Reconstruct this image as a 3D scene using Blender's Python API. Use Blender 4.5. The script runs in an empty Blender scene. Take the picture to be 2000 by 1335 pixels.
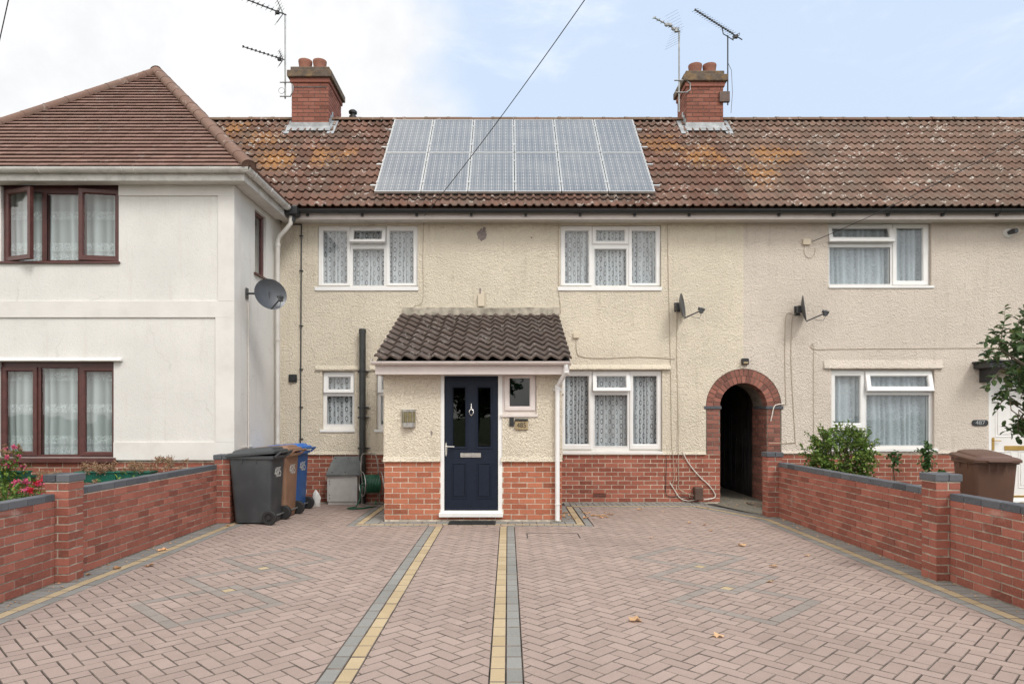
import bpy, math, random
from mathutils import Vector, Matrix
random.seed(7)
R = random.random
def U(a, b): return a + (b - a) * random.random()
CX, HY, F = 992.0, 811.0, 1333.33
def PX(px, Y): return (px - CX) / F * Y
def PZ(py, Y): return 1.5 + (HY - py) / F * Y
def P3(px, py, Y): return Vector((PX(px, Y), Y, PZ(py, Y)))
rad = math.radians
scene = bpy.context.scene
COL = scene.collection

# ------------------------------------------------------------------ materials
class NT:
    def __init__(s, tree): s.t = tree; s.n = tree.nodes; s.l = tree.links
    def node(s, typ, **kw):
        n = s.n.new(typ)
        for k, v in kw.items(): setattr(n, k, v)
        return n
    def put(s, sock, v):
        if isinstance(v, bpy.types.NodeSocket): s.l.new(v, sock)
        elif v is not None:
            if isinstance(v, (tuple, list)) and len(v) == 3 and sock.type == 'RGBA': v = (*v, 1)
            sock.default_value = v
    def math(s, op, a, b=0.0, c=0.0, clamp=False):
        n = s.node('ShaderNodeMath', operation=op, use_clamp=clamp)
        s.put(n.inputs[0], a); s.put(n.inputs[1], b); s.put(n.inputs[2], c); return n.outputs[0]
    def mix(s, f, a, b, blend='MIX'):
        n = s.node('ShaderNodeMix', data_type='RGBA', blend_type=blend, clamp_factor=True)
        s.put(n.inputs[0], f); s.put(n.inputs[6], a); s.put(n.inputs[7], b); return n.outputs[2]
    def ramp(s, v, lo, hi):
        n = s.node('ShaderNodeMapRange', interpolation_type='SMOOTHSTEP')
        s.put(n.inputs[0], v); n.inputs[1].default_value = lo; n.inputs[2].default_value = hi
        return n.outputs[0]
    def coord(s, which='Object'): return s.node('ShaderNodeTexCoord').outputs[which]
    def mapping(s, v, scale=(1, 1, 1), loc=(0, 0, 0), rot=(0, 0, 0)):
        n = s.node('ShaderNodeMapping'); s.put(n.inputs[0], v)
        n.inputs[1].default_value = loc; n.inputs[2].default_value = rot; n.inputs[3].default_value = scale
        return n.outputs[0]
    def noise(s, v, scale, detail=3.0, rough=.55, dist=0.0):
        n = s.node('ShaderNodeTexNoise'); s.put(n.inputs['Vector'], v)
        n.inputs['Scale'].default_value = scale; n.inputs['Detail'].default_value = detail
        n.inputs['Roughness'].default_value = rough; n.inputs['Distortion'].default_value = dist
        return n.outputs[0]
    def voro(s, v, scale, feature='F1', out=0):
        n = s.node('ShaderNodeTexVoronoi', feature=feature); s.put(n.inputs['Vector'], v)
        n.inputs['Scale'].default_value = scale; return n.outputs[out]
    def attr(s, name='rnd'):
        n = s.node('ShaderNodeAttribute', attribute_name=name); return n.outputs['Fac']
    def bump(s, h, strength=.5, dist=.01, normal=None):
        n = s.node('ShaderNodeBump'); n.inputs['Strength'].default_value = strength
        n.inputs['Distance'].default_value = dist; s.put(n.inputs['Height'], h)
        if normal is not None: s.put(n.inputs['Normal'], normal)
        return n.outputs[0]
def newmat(name):
    m = bpy.data.materials.new(name); m.use_nodes = True; m.node_tree.nodes.clear()
    s = NT(m.node_tree); out = s.node('ShaderNodeOutputMaterial'); return m, s, out
def principled(s, out, col, rough=.6, metal=0.0, normal=None, spec=.5):
    b = s.node('ShaderNodeBsdfPrincipled')
    s.put(b.inputs['Base Color'], col); s.put(b.inputs['Roughness'], rough)
    b.inputs['Metallic'].default_value = metal; b.inputs['Specular IOR Level'].default_value = spec
    if normal is not None: s.put(b.inputs['Normal'], normal)
    s.l.new(b.outputs[0], out.inputs[0]); return b
def simple(name, col, rough=.5, metal=0.0, var=.12, nscale=9.0, bump=0.0, bscale=60, spec=.5, dirt=None, dirtamt=.35):
    m, s, out = newmat(name); co = s.coord()
    n = s.noise(co, nscale, 4); f = s.ramp(n, .3, .7)
    dk = tuple(c * (1 - var) for c in col); lt = tuple(min(1, c * (1 + var * .6)) for c in col)
    c = s.mix(f, dk, lt)
    if dirt:
        n2 = s.noise(co, nscale * .6 + 1.3, 6, .7); c = s.mix(s.math('MULTIPLY', s.ramp(n2, .45, .75), dirtamt), c, dirt)
    nrm = s.bump(s.noise(co, bscale, 3), bump, .004) if bump else None
    r = s.math('ADD', rough - .06, s.math('MULTIPLY', n, .12))
    principled(s, out, c, r, metal, nrm, spec); return m
def stucco(name, col, bstr=.9, stain=(.33, .28, .2), scale=26):
    m, s, out = newmat(name); co = s.coord()
    big = s.noise(co, .9, 4, .6); c = s.mix(s.ramp(big, .3, .72), tuple(x * .93 for x in col), tuple(min(1, x * 1.04) for x in col))
    st = s.noise(co, 4.5, 8, .72); c = s.mix(s.math('MULTIPLY', s.ramp(st, .58, .85), .45), c, stain)
    streak = s.noise(s.mapping(co, (9, 9, .7)), 1.0, 5, .65)
    c = s.mix(s.math('MULTIPLY', s.ramp(streak, .52, .82), .36), c, stain)
    h1 = s.noise(co, scale, 5, .68, 1.3); h2 = s.voro(co, scale * 1.6)
    h = s.math('ADD', h1, s.math('MULTIPLY', h2, .35))
    c = s.mix(s.math('MULTIPLY', s.ramp(h, .70, .42), .2), c, tuple(x * .6 for x in col))  # hollows of the roughcast tinted darker: cavity shade put into the colour
    vo = s.node('ShaderNodeTexVoronoi', feature='DISTANCE_TO_EDGE'); wp_ = s.node('ShaderNodeVectorMath', operation='MULTIPLY_ADD'); nz_ = s.node('ShaderNodeTexNoise'); s.put(nz_.inputs['Vector'], co); nz_.inputs['Scale'].default_value = 3.5; nz_.inputs['Detail'].default_value = 6
    s.put(wp_.inputs[0], nz_.outputs[1]); wp_.inputs[1].default_value = (.35, .35, .35); s.put(wp_.inputs[2], co); s.put(vo.inputs['Vector'], wp_.outputs[0]); vo.inputs['Scale'].default_value = .55
    ck = s.math('MULTIPLY', s.ramp(vo.outputs[0], .006, .001), s.ramp(s.noise(co, 1.1, 2), .5, .58)); c = s.mix(s.math('MULTIPLY', ck, .14), c, tuple(x * .4 for x in stain))
    nrm = s.bump(h, bstr, .036); nrm = s.bump(s.noise(co, 140, 2), .25, .003, nrm)
    principled(s, out, c, .93, 0, nrm, .2); return m
def brickmat(name, lo, hi, soot=(.05, .035, .03), sootamt=.35, bloom=.12):
    m, s, out = newmat(name); co = s.coord(); a = s.attr()
    c = s.mix(a, lo, hi)
    c = s.mix(s.math('MULTIPLY', s.ramp(s.math('FRACT', s.math('MULTIPLY', a, 7.31)), .80, 1.0), .55), c, tuple(x * .45 for x in lo))
    n = s.noise(co, 3.2, 7, .7); c = s.mix(s.math('MULTIPLY', s.ramp(n, .5, .8), sootamt), c, soot)
    fine = s.noise(co, 55, 4, .7); c = s.mix(s.math('MULTIPLY', s.ramp(fine, .35, .75), .32), c, tuple(min(1, x * 1.5) for x in hi))
    ef = s.noise(co, 2.1, 6, .75, .6); c = s.mix(s.math('MULTIPLY', s.ramp(ef, .58, .8), bloom * 3), c, (.5, .38, .33))
    nrm = s.bump(s.noise(co, 90, 4, .7), .55, .004)
    principled(s, out, c, .9, 0, nrm, .25); return m
def rooftile(name, a_, b_, grey, patches, ring=1.0, orange=1.0, rscale=7.0):
    m, s, out = newmat(name); co = s.coord(); a = s.attr()
    c = s.mix(a, a_, b_)
    n = s.noise(co, 2.3, 7, .7); c = s.mix(s.math('MULTIPLY', s.ramp(n, .38, .68), .75), c, grey)
    f = s.noise(co, 38, 5, .75); c = s.mix(s.math('MULTIPLY', s.ramp(f, .45, .75), .4), c, tuple(x * .45 for x in a_))
    # orange lichen: scattered spots plus dense drifts round the listed places
    mask = None
    for (p, r0) in patches:
        sub = s.node('ShaderNodeVectorMath', operation='DISTANCE'); s.put(sub.inputs[0], co); sub.inputs[1].default_value = p
        g = s.ramp(sub.outputs[1 if len(sub.outputs) > 1 else 0], r0, r0 * .15)
        mask = g if mask is None else s.math('MAXIMUM', mask, g)
    on = s.math('ADD', s.noise(co, 17, 7, .78), s.math('MULTIPLY', s.math('SUBTRACT', a, .5), .12)); thr = s.math('MULTIPLY', mask, .21) if mask is not None else 0.0
    ol = s.ramp(s.math('ADD', on, thr), .66, .76)
    c = s.mix(s.math('MULTIPLY', ol, .85 * orange), c, s.mix(s.noise(co, 30, 2), (.33, .13, .035), (.36, .22, .09)))
    # pale crusty lichen: patchy rings
    wc = s.node('ShaderNodeVectorMath', operation='ADD'); s.put(wc.inputs[0], co)
    nz = s.node('ShaderNodeTexNoise'); s.put(nz.inputs['Vector'], co); nz.inputs['Scale'].default_value = 14; nz.inputs['Detail'].default_value = 3
    sc_ = s.node('ShaderNodeVectorMath', operation='SCALE'); s.put(sc_.inputs[0], nz.outputs[1]); sc_.inputs['Scale'].default_value = .11
    s.put(wc.inputs[1], sc_.outputs[0])
    d = s.voro(wc.outputs[0], rscale)
    rg = s.math('SUBTRACT', 1.0, s.ramp(s.math('ABSOLUTE', s.math('SUBTRACT', d, .27)), .02, .085))
    gate = s.ramp(s.math('ADD', s.noise(co, 1.3, 2), s.math('MULTIPLY', s.noise(co, 5.5, 2), .9)), .98, 1.03)
    spk = s.ramp(s.noise(co, 46, 3, .6), .66, .72)
    wl = s.math('MAXIMUM', s.math('MULTIPLY', rg, gate), s.math('MULTIPLY', spk, .5))
    c = s.mix(s.math('MULTIPLY', wl, .9 * ring), c, (.46, .43, .39))
    nrm = s.bump(s.noise(co, 70, 4, .7), .6, .004)
    principled(s, out, c, .92, 0, nrm, .2); return m
def blockmat(name, lo, hi, speck=.25):
    m, s, out = newmat(name); co = s.coord(); a = s.attr()
    c = s.mix(a, lo, hi)
    n = s.noise(co, .7, 6, .62); c = s.mix(s.math('MULTIPLY', s.ramp(n, .42, .72), .42), c, tuple(x * .68 for x in lo))
    bl = s.noise(co, 1.9, 4, .7); c = s.mix(s.math('MULTIPLY', s.ramp(bl, .56, .72), .3), c, tuple(min(1, x * 1.25) for x in hi))
    f = s.noise(co, 160, 3, .8); c = s.mix(s.math('MULTIPLY', s.ramp(f, .35, .7), .35), c, tuple(x * .62 for x in lo))
    g = s.voro(co, 95); c = s.mix(s.math('MULTIPLY', s.ramp(g, .2, .08), speck * 2), c, (.72, .66, .62))
    st = s.noise(co, 6, 7, .75); c = s.mix(s.math('MULTIPLY', s.ramp(st, .6, .78), .42), c, (.13, .11, .09))
    nrm = s.bump(f, .6, .003)
    principled(s, out, c, .9, 0, nrm, .25); return m
def glassmat(name, tint=(.96, .975, .975), refl=1.0):
    m, s, out = newmat(name)
    tr = s.node('ShaderNodeBsdfTransparent'); tr.inputs[0].default_value = (*tint, 1)
    gl = s.node('ShaderNodeBsdfGlossy'); gl.inputs['Roughness'].default_value = .015
    fr = s.node('ShaderNodeFresnel'); fr.inputs[0].default_value = 1.52
    ge = s.node('ShaderNodeNewGeometry'); fa = s.math('MULTIPLY', s.math('MULTIPLY', fr.outputs[0], 1.7 * refl, clamp=True), s.math('SUBTRACT', 1.0, ge.outputs['Backfacing']))
    co = s.coord(); bn = s.bump(s.noise(co, 2.2, 1), .12, .02); s.l.new(bn, gl.inputs['Normal'])
    mx = s.node('ShaderNodeMixShader'); s.l.new(fa, mx.inputs[0]); s.l.new(tr.outputs[0], mx.inputs[1]); s.l.new(gl.outputs[0], mx.inputs[2])
    s.l.new(mx.outputs[0], out.inputs[0]); return m
def netmat(name, kind, col=(.66, .68, .71)):
    """woven net: holes let the dark room show through; pattern runs in the cloth's own UVs (metres)"""
    m, s, out = newmat(name); uv = s.coord('UV')
    sp = s.node('ShaderNodeSeparateXYZ'); s.put(sp.inputs[0], uv); x, z = sp.outputs[0], sp.outputs[1]
    if kind == 'oval':
        px, pz = .098, .165
        u = s.math('DIVIDE', x, px); cu = s.math('FLOOR', u)
        v = s.math('ADD', s.math('DIVIDE', z, pz), s.math('MULTIPLY', cu, .5))
        du = s.math('MULTIPLY', s.math('SUBTRACT', s.math('FRACT', u), .5), px)
        dv = s.math('MULTIPLY', s.math('SUBTRACT', s.math('FRACT', v), .5), pz)
        def ell(du, dv, a, b):
            return s.math('SQRT', s.math('ADD', s.math('POWER', s.math('DIVIDE', du, a), 2.0), s.math('POWER', s.math('DIVIDE', dv, b), 2.0)))
        r = ell(du, dv, .028, .05)
        ringm = s.math('SUBTRACT', 1.0, s.ramp(s.math('ABSOLUTE', s.math('SUBTRACT', r, .80)), .12, .22))
        dv2 = s.math('MULTIPLY', s.math('SUBTRACT', s.math('FRACT', s.math('ADD', v, .5)), .5), pz)
        dots = s.ramp(ell(s.math('SUBTRACT', s.math('ABSOLUTE', du), .014), s.math('SUBTRACT', s.math('ABSOLUTE', dv2), .012), .007, .008), 1.1, .6)
        dark = s.math('MAXIMUM', ringm, s.math('MULTIPLY', dots, .6))
        vs_ = s.ramp(s.noise(s.mapping(uv, (1, .03, 1)), 26, 3, .7), .42, .66)
        open_ = s.math('ADD', s.math('MULTIPLY', vs_, .34), s.math('MULTIPLY', dark, s.math('ADD', .55, s.math('MULTIPLY', s.noise(uv, 9, 2), .5))))
    elif kind == 'flower':
        band = s.math('MAXIMUM', s.ramp(s.math('ABSOLUTE', s.math('SUBTRACT', s.math('FRACT', s.math('DIVIDE', z, .46)), .5)), .16, .1),
                      s.ramp(z, .16, .1))
        n = s.noise(uv, 26, 3, .6, 1.6); fl = s.math('MULTIPLY', s.math('SUBTRACT', 1.0, s.ramp(s.math('ABSOLUTE', s.math('SUBTRACT', n, .5)), .02, .05)), band)
        open_ = s.math('SUBTRACT', .42, s.math('MULTIPLY', fl, .42), clamp=True)
    else:
        n = s.noise(uv, 15, 3, .6, 2.2); fl = s.math('SUBTRACT', 1.0, s.ramp(s.math('ABSOLUTE', s.math('SUBTRACT', n, .5)), .015, .05))
        d = s.voro(s.mapping(uv, (1, .0001, 1)), 9)
        hem = s.math('MULTIPLY', s.ramp(z, .2, .12), s.ramp(s.math('ABSOLUTE', s.math('SUBTRACT', d, .3)), .12, .04))
        open_ = s.math('SUBTRACT', .38, s.math('ADD', s.math('MULTIPLY', fl, .22), s.math('MULTIPLY', hem, .1)), clamp=True)
    fold = s.attr('fold')
    open_ = s.math('MULTIPLY', open_, s.math('SUBTRACT', 1.45, s.math('MULTIPLY', fold, .9)), clamp=True)
    tr = s.node('ShaderNodeBsdfTransparent'); df = s.node('ShaderNodeBsdfDiffuse'); df.inputs[0].default_value = (*col, 1)
    tl = s.node('ShaderNodeBsdfTranslucent'); tl.inputs[0].default_value = (*col, 1)
    m1 = s.node('ShaderNodeMixShader'); m1.inputs[0].default_value = .15; s.l.new(df.outputs[0], m1.inputs[1]); s.l.new(tl.outputs[0], m1.inputs[2])
    mx = s.node('ShaderNodeMixShader'); s.l.new(open_, mx.inputs[0]); s.l.new(m1.outputs[0], mx.inputs[1]); s.l.new(tr.outputs[0], mx.inputs[2])
    s.l.new(mx.outputs[0], out.inputs[0]); return m
def leafmat(name, a_, b_):
    m, s, out = newmat(name); a = s.attr()
    c = s.mix(a, a_, b_); c = s.mix(s.math('MULTIPLY', s.ramp(s.math('FRACT', s.math('MULTIPLY', a, 13.7)), .85, 1), .5), c, (b_[0] * 1.8, b_[1] * 1.25, b_[2]))
    b = principled(s, out, c, .5, 0, None, .4)
    tl = s.node('ShaderNodeBsdfTranslucent'); s.l.new(c, tl.inputs[0])
    mx = s.node('ShaderNodeMixShader'); mx.inputs[0].default_value = .25
    s.l.new(b.outputs[0], mx.inputs[1]); s.l.new(tl.outputs[0], mx.inputs[2]); s.l.new(mx.outputs[0], out.inputs[0]); return m
def solarmat():
    m, s, out = newmat('solar_cells'); co = s.coord(); sp = s.node('ShaderNodeSeparateXYZ'); s.put(sp.inputs[0], co)
    x, y = sp.outputs[0], sp.outputs[1]
    cw = .122
    fx = s.math('FRACT', s.math('DIVIDE', s.math('ADD', x, .366), cw)); fy = s.math('FRACT', s.math('DIVIDE', y, cw))
    ex = s.math('SUBTRACT', .5, s.math('ABSOLUTE', s.math('SUBTRACT', fx, .5))); ey = s.math('SUBTRACT', .5, s.math('ABSOLUTE', s.math('SUBTRACT', fy, .5)))
    gap = s.math('MAXIMUM', s.ramp(ex, .035, .012), s.math('MULTIPLY', s.ramp(ey, .03, .01), .6))
    corner = s.ramp(s.math('ADD', ex, ey), .17, .12)
    bb = s.ramp(s.math('ABSOLUTE', s.math('SUBTRACT', s.math('ABSOLUTE', s.math('SUBTRACT', fx, .5)), .22)), .026, .010)
    w = s.math('MAXIMUM', s.math('MAXIMUM', gap, corner), s.math('MULTIPLY', bb, .8))
    cell = s.mix(s.noise(co, 3, 5), (.10, .115, .138), (.145, .16, .18))
    c = s.mix(w, cell, (.42, .42, .42))
    ed = s.ramp(y, .0, -.01)
    wc_ = s.node('ShaderNodeNewGeometry').outputs['Position']; g = s.noise(wc_, 1.1, 5, .7); c = s.mix(s.math('MULTIPLY', s.ramp(g, .3, .75), .25), c, (.36, .37, .36))
    principled(s, out, c, .3, 0, None, .42); return m

M = {}
M['cream'] = stucco('cream_roughcast', (.76, .685, .555), 1.0)
M['beige'] = stucco('beige_roughcast', (.69, .615, .535), .9, stain=(.4, .32, .27))
M['white_render'] = stucco('white_fine_render', (.66, .65, .62), .13, (.42, .37, .31), 30)
M['white_smooth'] = simple('smooth_white_band', (.66, .645, .615), .85, var=.05, nscale=2, bump=.15, bscale=40, dirt=(.4, .37, .32), dirtamt=.25)
M['mortar'] = simple('mortar', (.58, .51, .41), .95, var=.3, nscale=12, bump=.5, bscale=120)
M['mortar_wall'] = simple('grey_mortar', (.40, .36, .29), .95, var=.35, nscale=12, bump=.5, bscale=120)
M['mortar_chim'] = simple('chimney_mortar', (.12, .095, .075), .95, var=.3, nscale=12)
M['mortar_dark'] = simple('dark_mortar', (.2, .17, .14), .95, var=.3, nscale=12, bump=.5, bscale=120)
M['brick_wall'] = brickmat('garden_brick', (.21, .07, .05), (.34, .125, .09), sootamt=.42, bloom=.2)
M['brick_porch'] = brickmat('porch_brick', (.28, .09, .052), (.42, .155, .09), sootamt=.2, bloom=.04)
M['brick_old'] = brickmat('old_plinth_brick', (.20, .062, .042), (.35, .125, .085), sootamt=.4, bloom=.10)
M['brick_chim'] = brickmat('chimney_brick', (.17, .065, .046), (.28, .115, .085), sootamt=.5, bloom=.05)
M['brick_arch'] = brickmat('arch_brick', (.13, .06, .048), (.30, .125, .095), sootamt=.6, bloom=.10)
M['blue_brick'] = brickmat('blue_engineering_brick', (.075, .08, .09), (.12, .125, .135), soot=(.04, .04, .045), bloom=.03)
M['blk_pink'] = blockmat('pink_paving_block', (.325, .246, .212), (.392, .298, .258))
M['blk_faded'] = blockmat('faded_grey_paving_block', (.255, .225, .20), (.31, .27, .24))
M['blk_grey'] = blockmat('grey_paving_block', (.225, .222, .205), (.285, .28, .26))
M['blk_yel'] = blockmat('buff_paving_block', (.43, .33, .195), (.50, .395, .25))
M['sand'] = simple('jointing_sand', (.06, .048, .04), .95, var=.3, nscale=20, bump=.5, bscale=200)
M['tile_485'] = rooftile('brown_roof_tile', (.22, .095, .062), (.36, .17, .115), (.155, .115, .09),
    [((-4.6, 12.4, 0), .9)], 1, 1)
M['plain_tile'] = rooftile('plain_clay_tile', (.20, .12, .097), (.28, .172, .142), (.20, .13, .105), [], .25, .1)
M['porch_tile'] = rooftile('porch_concrete_tile', (.075, .056, .048), (.125, .094, .08), (.11, .09, .08), [], .6, .3, 12)
M['ridge'] = rooftile('ridge_tile', (.15, .085, .06), (.20, .12, .085), (.16, .13, .09), [], .5, .9)
M['hip'] = rooftile('hip_tile', (.185, .112, .085), (.215, .135, .105), (.18, .125, .10), [], .3, .2)
M['lead'] = simple('lead_flashing', (.36, .38, .39), .55, .2, .25, 9, .3, dirt=(.2, .2, .2))
M['cement'] = simple('weathered_cement', (.115, .088, .068), .95, var=.3, nscale=9, bump=.6, dirt=(.33, .2, .07), dirtamt=.6)
M['fillet'] = simple('grey_mortar_fillet', (.42, .38, .31), .95, var=.35, nscale=7, bump=.6, dirt=(.12, .1, .08), dirtamt=.7)
M['pot'] = simple('terracotta_pot', (.26, .11, .075), .85, var=.2, nscale=7, bump=.2, dirt=(.15, .1, .08))
M['upvc'] = simple('white_upvc', (.76, .76, .75), .35, var=.03, nscale=3, dirt=(.5, .48, .44), dirtamt=.2)
M['upvc_pink'] = simple('aged_white_upvc', (.66, .60, .57), .45, var=.05, nscale=3, dirt=(.45, .4, .36), dirtamt=.3)
M['upvc_old'] = simple('weathered_white_gutter', (.62, .61, .58), .5, var=.1, nscale=5, dirt=(.25, .24, .22), dirtamt=.5)
M['cream_paint'] = simple('cream_painted_pipe', (.64, .58, .46), .5, var=.06, nscale=5, dirt=(.4, .34, .26), dirtamt=.3)
M['white_paint_pipe'] = simple('painted_white_pipe', (.62, .6, .56), .5, var=.06, nscale=5, dirt=(.4, .34, .26), dirtamt=.3)
M['maroon'] = simple('maroon_window_frame', (.085, .028, .024), .4, var=.2, nscale=14, bump=.12)
M['maroon_dark'] = simple('dark_window_head', (.03, .018, .016), .5)
M['black_plastic'] = simple('black_plastic', (.022, .024, .026), .42, var=.15)
M['black_pipe'] = simple('black_soil_pipe', (.03, .034, .034), .4, var=.2, dirt=(.08, .08, .07), dirtamt=.4)
M['soffit'] = simple('soffit_board', (.6, .58, .54), .6, var=.06)
M['glass'] = glassmat('window_glass')
M['glass_dark'] = glassmat('dark_obscure_glass', (.22, .36, .33), .7)
M['net_oval'] = netmat('oval_lace_net', 'oval')
M['net_flower'] = netmat('flower_band_net', 'flower', (.70, .77, .77))
M['net_leaf'] = netmat('scroll_lace_net', 'leaf', (.62, .68, .73))
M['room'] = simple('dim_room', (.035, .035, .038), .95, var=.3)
M['curtain_green'] = simple('pale_green_curtain', (.42, .5, .44), .9, var=.1)
M['navy'] = simple('navy_door', (.007, .0125, .026), .48, var=.15, nscale=18, bump=.15, bscale=45, spec=.26)
M['chrome'] = simple('chrome', (.75, .73, .7), .22, .95, .05)
M['brass'] = simple('brass', (.55, .36, .12), .3, .9, .1)
M['steel'] = simple('brushed_steel', (.45, .44, .42), .38, .85, .15)
M['galv'] = simple('galvanised_steel', (.33, .34, .34), .5, .7, .25, dirt=(.1, .1, .1))
M['amber'] = simple('amber_glass', (.20, .17, .085), .25, var=.2)
M['bin_black'] = simple('charcoal_bin_plastic', (.045, .05, .054), .48, var=.12, nscale=4, bump=.15, bscale=200, dirt=(.10, .1, .1), dirtamt=.3)
M['bin_brown'] = simple('brown_bin_plastic', (.24, .135, .085), .5, var=.1, nscale=4, bump=.15, bscale=200, dirt=(.3, .2, .14), dirtamt=.4)
M['bin_brown2'] = simple('dark_brown_bin_plastic', (.12, .062, .042), .5, var=.1, nscale=4, bump=.15, bscale=200)
M['bin_blue'] = simple('blue_bin_plastic', (.03, .10, .30), .45, var=.1, nscale=4, bump=.15, bscale=200)
M['bin_lid_blue'] = simple('bright_blue_lid', (.03, .15, .50), .42, var=.08)
M['rubber'] = simple('black_rubber', (.018, .018, .018), .7)
M['paint_white'] = simple('white_brush_paint', (.5, .5, .48), .6, var=.4, nscale=30)
M['digit'] = simple('dark_digits', (.03, .028, .02), .5)
M['plaque_tan'] = simple('tan_number_panel', (.33, .25, .14), .4)
M['grey_lid'] = simple('grey_felt_lid', (.11, .12, .12), .75, var=.15, dirt=(.2, .2, .19), dirtamt=.4)
M['meter'] = simple('light_grey_panel', (.50, .49, .47), .55, var=.06, dirt=(.3, .28, .25), dirtamt=.35)
M['hose'] = simple('green_hose', (.012, .10, .055), .4, var=.2)
M['wire'] = simple('dark_wire', (.03, .03, .032), .6)
M['wire_tan'] = simple('painted_cable', (.40, .34, .26), .8)
M['wire_white'] = simple('white_cable', (.65, .6, .54), .6)
M['box_tan'] = simple('cream_junction_box', (.6, .52, .4), .6, var=.05)
M['rust'] = simple('brown_metal_box', (.10, .06, .045), .6, var=.3, dirt=(.05, .03, .02))
M['dish'] = simple('grey_dish_metal', (.075, .08, .088), .38, .3, .1)
M['dish_dark'] = simple('dark_dish_metal', (.06, .065, .07), .45, .3, .1)
M['mat'] = simple('black_door_mat', (.02, .021, .022), .95, var=.3, nscale=40, bump=1, bscale=220)
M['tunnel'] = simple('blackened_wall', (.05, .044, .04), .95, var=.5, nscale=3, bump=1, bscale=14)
M['tar'] = simple('dark_tar_line', (.035, .033, .03), .9, var=.3)
M['patch'] = simple('bare_cement_patch', (.24, .20, .19), .95, var=.2, nscale=20, bump=1, bscale=60)
M['white_door'] = simple('white_painted_door', (.74, .73, .71), .4, var=.03)
M['soil'] = simple('garden_soil', (.11, .085, .06), .95, var=.45, nscale=10, bump=1, bscale=30)
M['concrete'] = simple('gravelly_concrete', (.16, .145, .115), .95, var=.3, nscale=25, bump=1, bscale=60, dirt=(.1, .1, .06), dirtamt=.6)
M['joint'] = simple('dirty_joint', (.19, .155, .13), .95, var=.4, nscale=6)
M['asphalt'] = simple('asphalt', (.055, .055, .055), .9, var=.2, nscale=30, bump=.6, bscale=90)
M['pavement'] = simple('pavement_slab', (.26, .25, .235), .9, var=.15, nscale=3, bump=.3)
M['grass'] = simple('rough_grass', (.07, .10, .035), .95, var=.4, nscale=3, bump=1, bscale=30)
M['leaf_bush'] = leafmat('fresh_green_leaf', (.05, .12, .02), (.19, .29, .055))
M['leaf_dark'] = leafmat('dark_green_leaf', (.025, .055, .02), (.09, .15, .05))
M['leaf_climb'] = leafmat('ivy_green_leaf', (.03, .08, .02), (.10, .19, .06))
M['bark'] = simple('bark', (.11, .085, .06), .95, var=.35, bump=1, bscale=40)
M['dry'] = leafmat('dry_flower_head', (.20, .12, .07), (.42, .29, .18))
M['petal_pink'] = leafmat('pink_petal', (.5, .06, .16), (.7, .17, .28))
M['petal_red'] = leafmat('red_petal', (.42, .012, .03), (.6, .03, .06))
M['planter'] = simple('green_plastic_planter', (.008, .11, .075), .45, var=.1)
M['dead_leaf'] = leafmat('fallen_leaf', (.38, .20, .09), (.72, .48, .27))
M['solar'] = solarmat()
M['alu'] = simple('aluminium_frame', (.62, .62, .6), .4, .6, .08, dirt=(.3, .31, .25), dirtamt=.4)
M['mesh_net'] = simple('black_wire_mesh', (.05, .05, .05), .6, .3)
M['bag'] = simple('white_plastic_bag', (.6, .6, .58), .4, var=.1)
M['moss'] = simple('moss', (.05, .06, .02), 1, var=.4, bump=1)

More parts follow.
